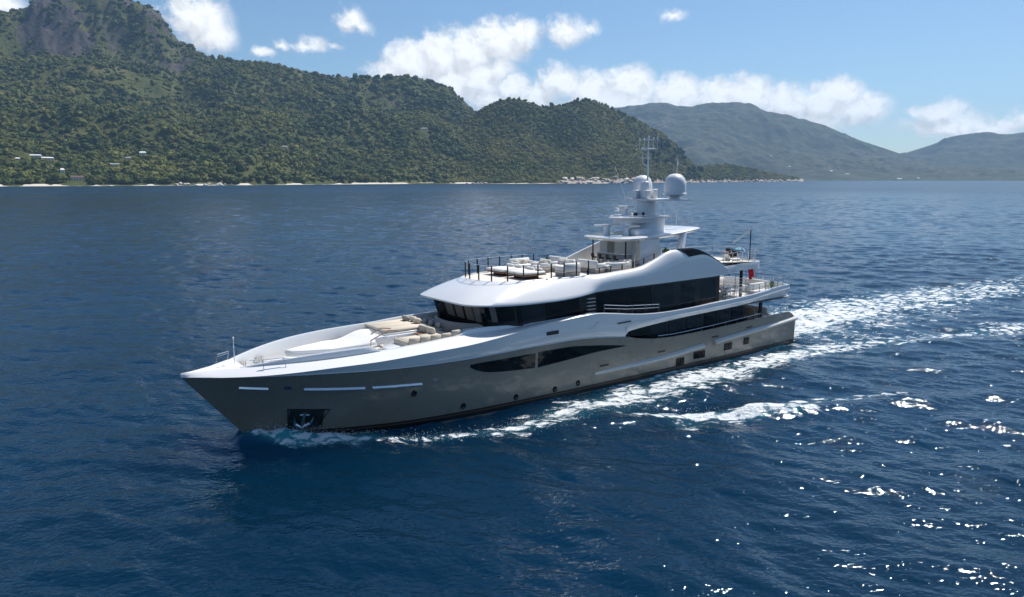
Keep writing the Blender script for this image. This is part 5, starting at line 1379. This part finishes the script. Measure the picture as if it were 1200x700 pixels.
def build_after_decks():
    UG = 'seating on the after upper deck'
    for s, t, rz, lb in ((50.6, 2.6, R(90), 'white sofa on the port side of the after upper deck'), (50.6, -2.6, R(-90), 'white sofa on the starboard side of the after upper deck'), (52.5, .4, 0, 'white sofa across the stern of the upper deck')):
        e = furn('outdoor_sofa', lb, 'sofa', s, t, 4.75, UG, rz)
        cush(e, 'base', (0, 0, .2), (.9, 2.4, .4), M['cushion_white'], .04); cush(e, 'seat', (-.08, 0, .5), (.8, 2.3, .22), M['cushion_white'], .07); cush(e, 'backrest', (.36, 0, .85), (.22, 2.4, .75), M['cushion_white'], .08)
    e = furn('dining_table', 'long varnished table on the after upper deck under the sun deck overhang', 'table', 48.0, 0, 4.75, UG)
    cush(e, 'tabletop', (0, 0, .74), (3.2, 1.3, .07), M['wood'], .02)
    for x in (-1, 1): cush(e, 'leg', (x, 0, .36), (.2, .7, .7), M['steel'], .02)
    for k, (s, t) in enumerate(((46.9, 1.05), (47.9, 1.05), (48.9, 1.05))):
        e = furn('deck_chair', ['white deck chair at the forward end of the varnished table', 'white deck chair at the middle of the port side of the varnished table', 'white deck chair at the after end of the varnished table'][k], 'chair', s, t, 4.75, UG, R(-90))
        cush(e, 'seat', (0, 0, .45), (.52, .52, .1), M['cushion_white'], .03); cush(e, 'backrest', (.24, 0, .78), (.08, .52, .55), M['cushion_white'], .03)
        for x in (-.2, .2):
            for y in (-.2, .2): MB().tube([(x, y, 0), (x, y, .45)], .025, 5).build('leg', M['steel'], e)
    CG = 'seating in the after cockpit of the main deck'
    e = furn('wicker_sofa', 'brown wicker sofa with tan cushions in the after cockpit', 'sofa', 48.6, 2.3, 2.26, CG, R(0))
    cush(e, 'frame', (0, 0, .35), (1.0, 2.2, .7), M['brown'], .05); cush(e, 'seat', (-.1, 0, .78), (.8, 2.0, .2), M['tan'], .06); cush(e, 'backrest', (.4, 0, 1.15), (.22, 2.2, .85), M['tan'], .08)
    e = furn('wicker_sofa', 'brown wicker sofa on the starboard side of the after cockpit', 'sofa', 48.6, -2.3, 2.26, CG)
    cush(e, 'frame', (0, 0, .35), (1.0, 2.2, .7), M['brown'], .05); cush(e, 'seat', (-.1, 0, .78), (.8, 2.0, .2), M['tan'], .06); cush(e, 'backrest', (.4, 0, 1.0), (.22, 2.2, .6), M['tan'], .08)
    e = furn('cockpit_sofa', 'white sofa across the stern of the main deck', 'sofa', 51.4, 1.2, 2.26, CG)
    cush(e, 'base', (0, 0, .25), (.9, 3.2, .5), M['white'], .04); cush(e, 'seat', (-.05, 0, .6), (.8, 3.0, .2), M['cushion_white'], .07); cush(e, 'backrest', (.36, 0, .95), (.22, 3.2, .7), M['cushion_white'], .08)
    # red ensign hanging from the after edge of the sun deck
    e = furn('ensign', 'red ensign hanging at the stern above the upper deck', 'flag', 52.9, .1, 5.0)
    MB().tube([(.9, 0, .7), (.15, 0, 2.6)], .035, 6).build('staff', M['wood'], e)
    b = MB(); rows = []
    for i in range(10):
        z = 2.45-i*.14; rows.append([(.2-(j*.085)+.25*(2.45-z)*.5, .10*math.sin(j*1.5+i*.35)*(.3+i*.07), z-.04*j) for j in range(11)])
    b.grid(rows); fl = b.build('cloth', M['red'], e, smooth=60)
    sd2 = fl.modifiers.new('thickness', 'SOLIDIFY'); sd2.thickness = .012
M['tan'] = principled('tan_cushion_fabric', (.50, .32, .20), .9, spec=.2)
build_after_decks()

# ---- spray thrown up by the bow and along the breaking crests
def build_spray():
    rng = np.random.RandomState(9); bm = bmesh.new(); bmesh.ops.create_icosphere(bm, subdivisions=1, radius=1)
    sv_ = np.array([v.co[:] for v in bm.verts]); sf = np.array([[v.index for v in f.verts] for f in bm.faces]); bm.free()
    V = []; Fc = []; n = 0
    def drop(s, t, h, r):
        nonlocal n
        w = Wd(s, t, h); k = rng.uniform(.6, 1.5, 3)
        V.append(sv_*r*k+np.array(w)); Fc.append(sf+n); n += len(sv_)
    for i in range(6000):                     # sheet of spray close to the stem
        s = 3.7+rng.exponential(1.7); 
        if s > 11: continue
        sd_ = 1 if rng.rand() < .8 else -1
        t = sd_*(float(bw(s))+abs(rng.normal())*.35+.1+.08*(s-3.7)); h = .15+rng.exponential(.28)*max(.25, 1-(s-3.7)/7)
        if h < 1.5: drop(s, t, h, rng.uniform(.006, .026))
    cr = curve([26, 28, 30.5, 33, 35.8, 39, 44], [10.5, 12.6, 14.6, 15.7, 16.8, 16.0, 19.3])
    for i in range(500):
        s = rng.uniform(26.5, 37); drop(s, float(cr(s))+rng.normal()*.5, .3+rng.exponential(.12), rng.uniform(.006, .016))
    cb = curve([10, 15, 17.6, 23, 28, 36, 47, 54], [5.6, 7.9, 8.6, 8.6, 8.4, 8.4, 7.9, 8.0])
    for i in range(2600):
        s = rng.uniform(11, 56); drop(s, float(cb(s))+rng.normal()*.7, .18+rng.exponential(.1), rng.uniform(.006, .022))
    for i in range(1500):
        s = 54.6+rng.exponential(6); drop(s, rng.normal()*2.6-.08*(s-54), .15+rng.exponential(.14), rng.uniform(.008, .03))
    m = principled('sea_spray', (.85, .87, .88), .5, var=.02)
    tag(np_mesh('sea_spray', np.concatenate(V), np.concatenate(Fc), None, m), kind='stuff')
build_spray()
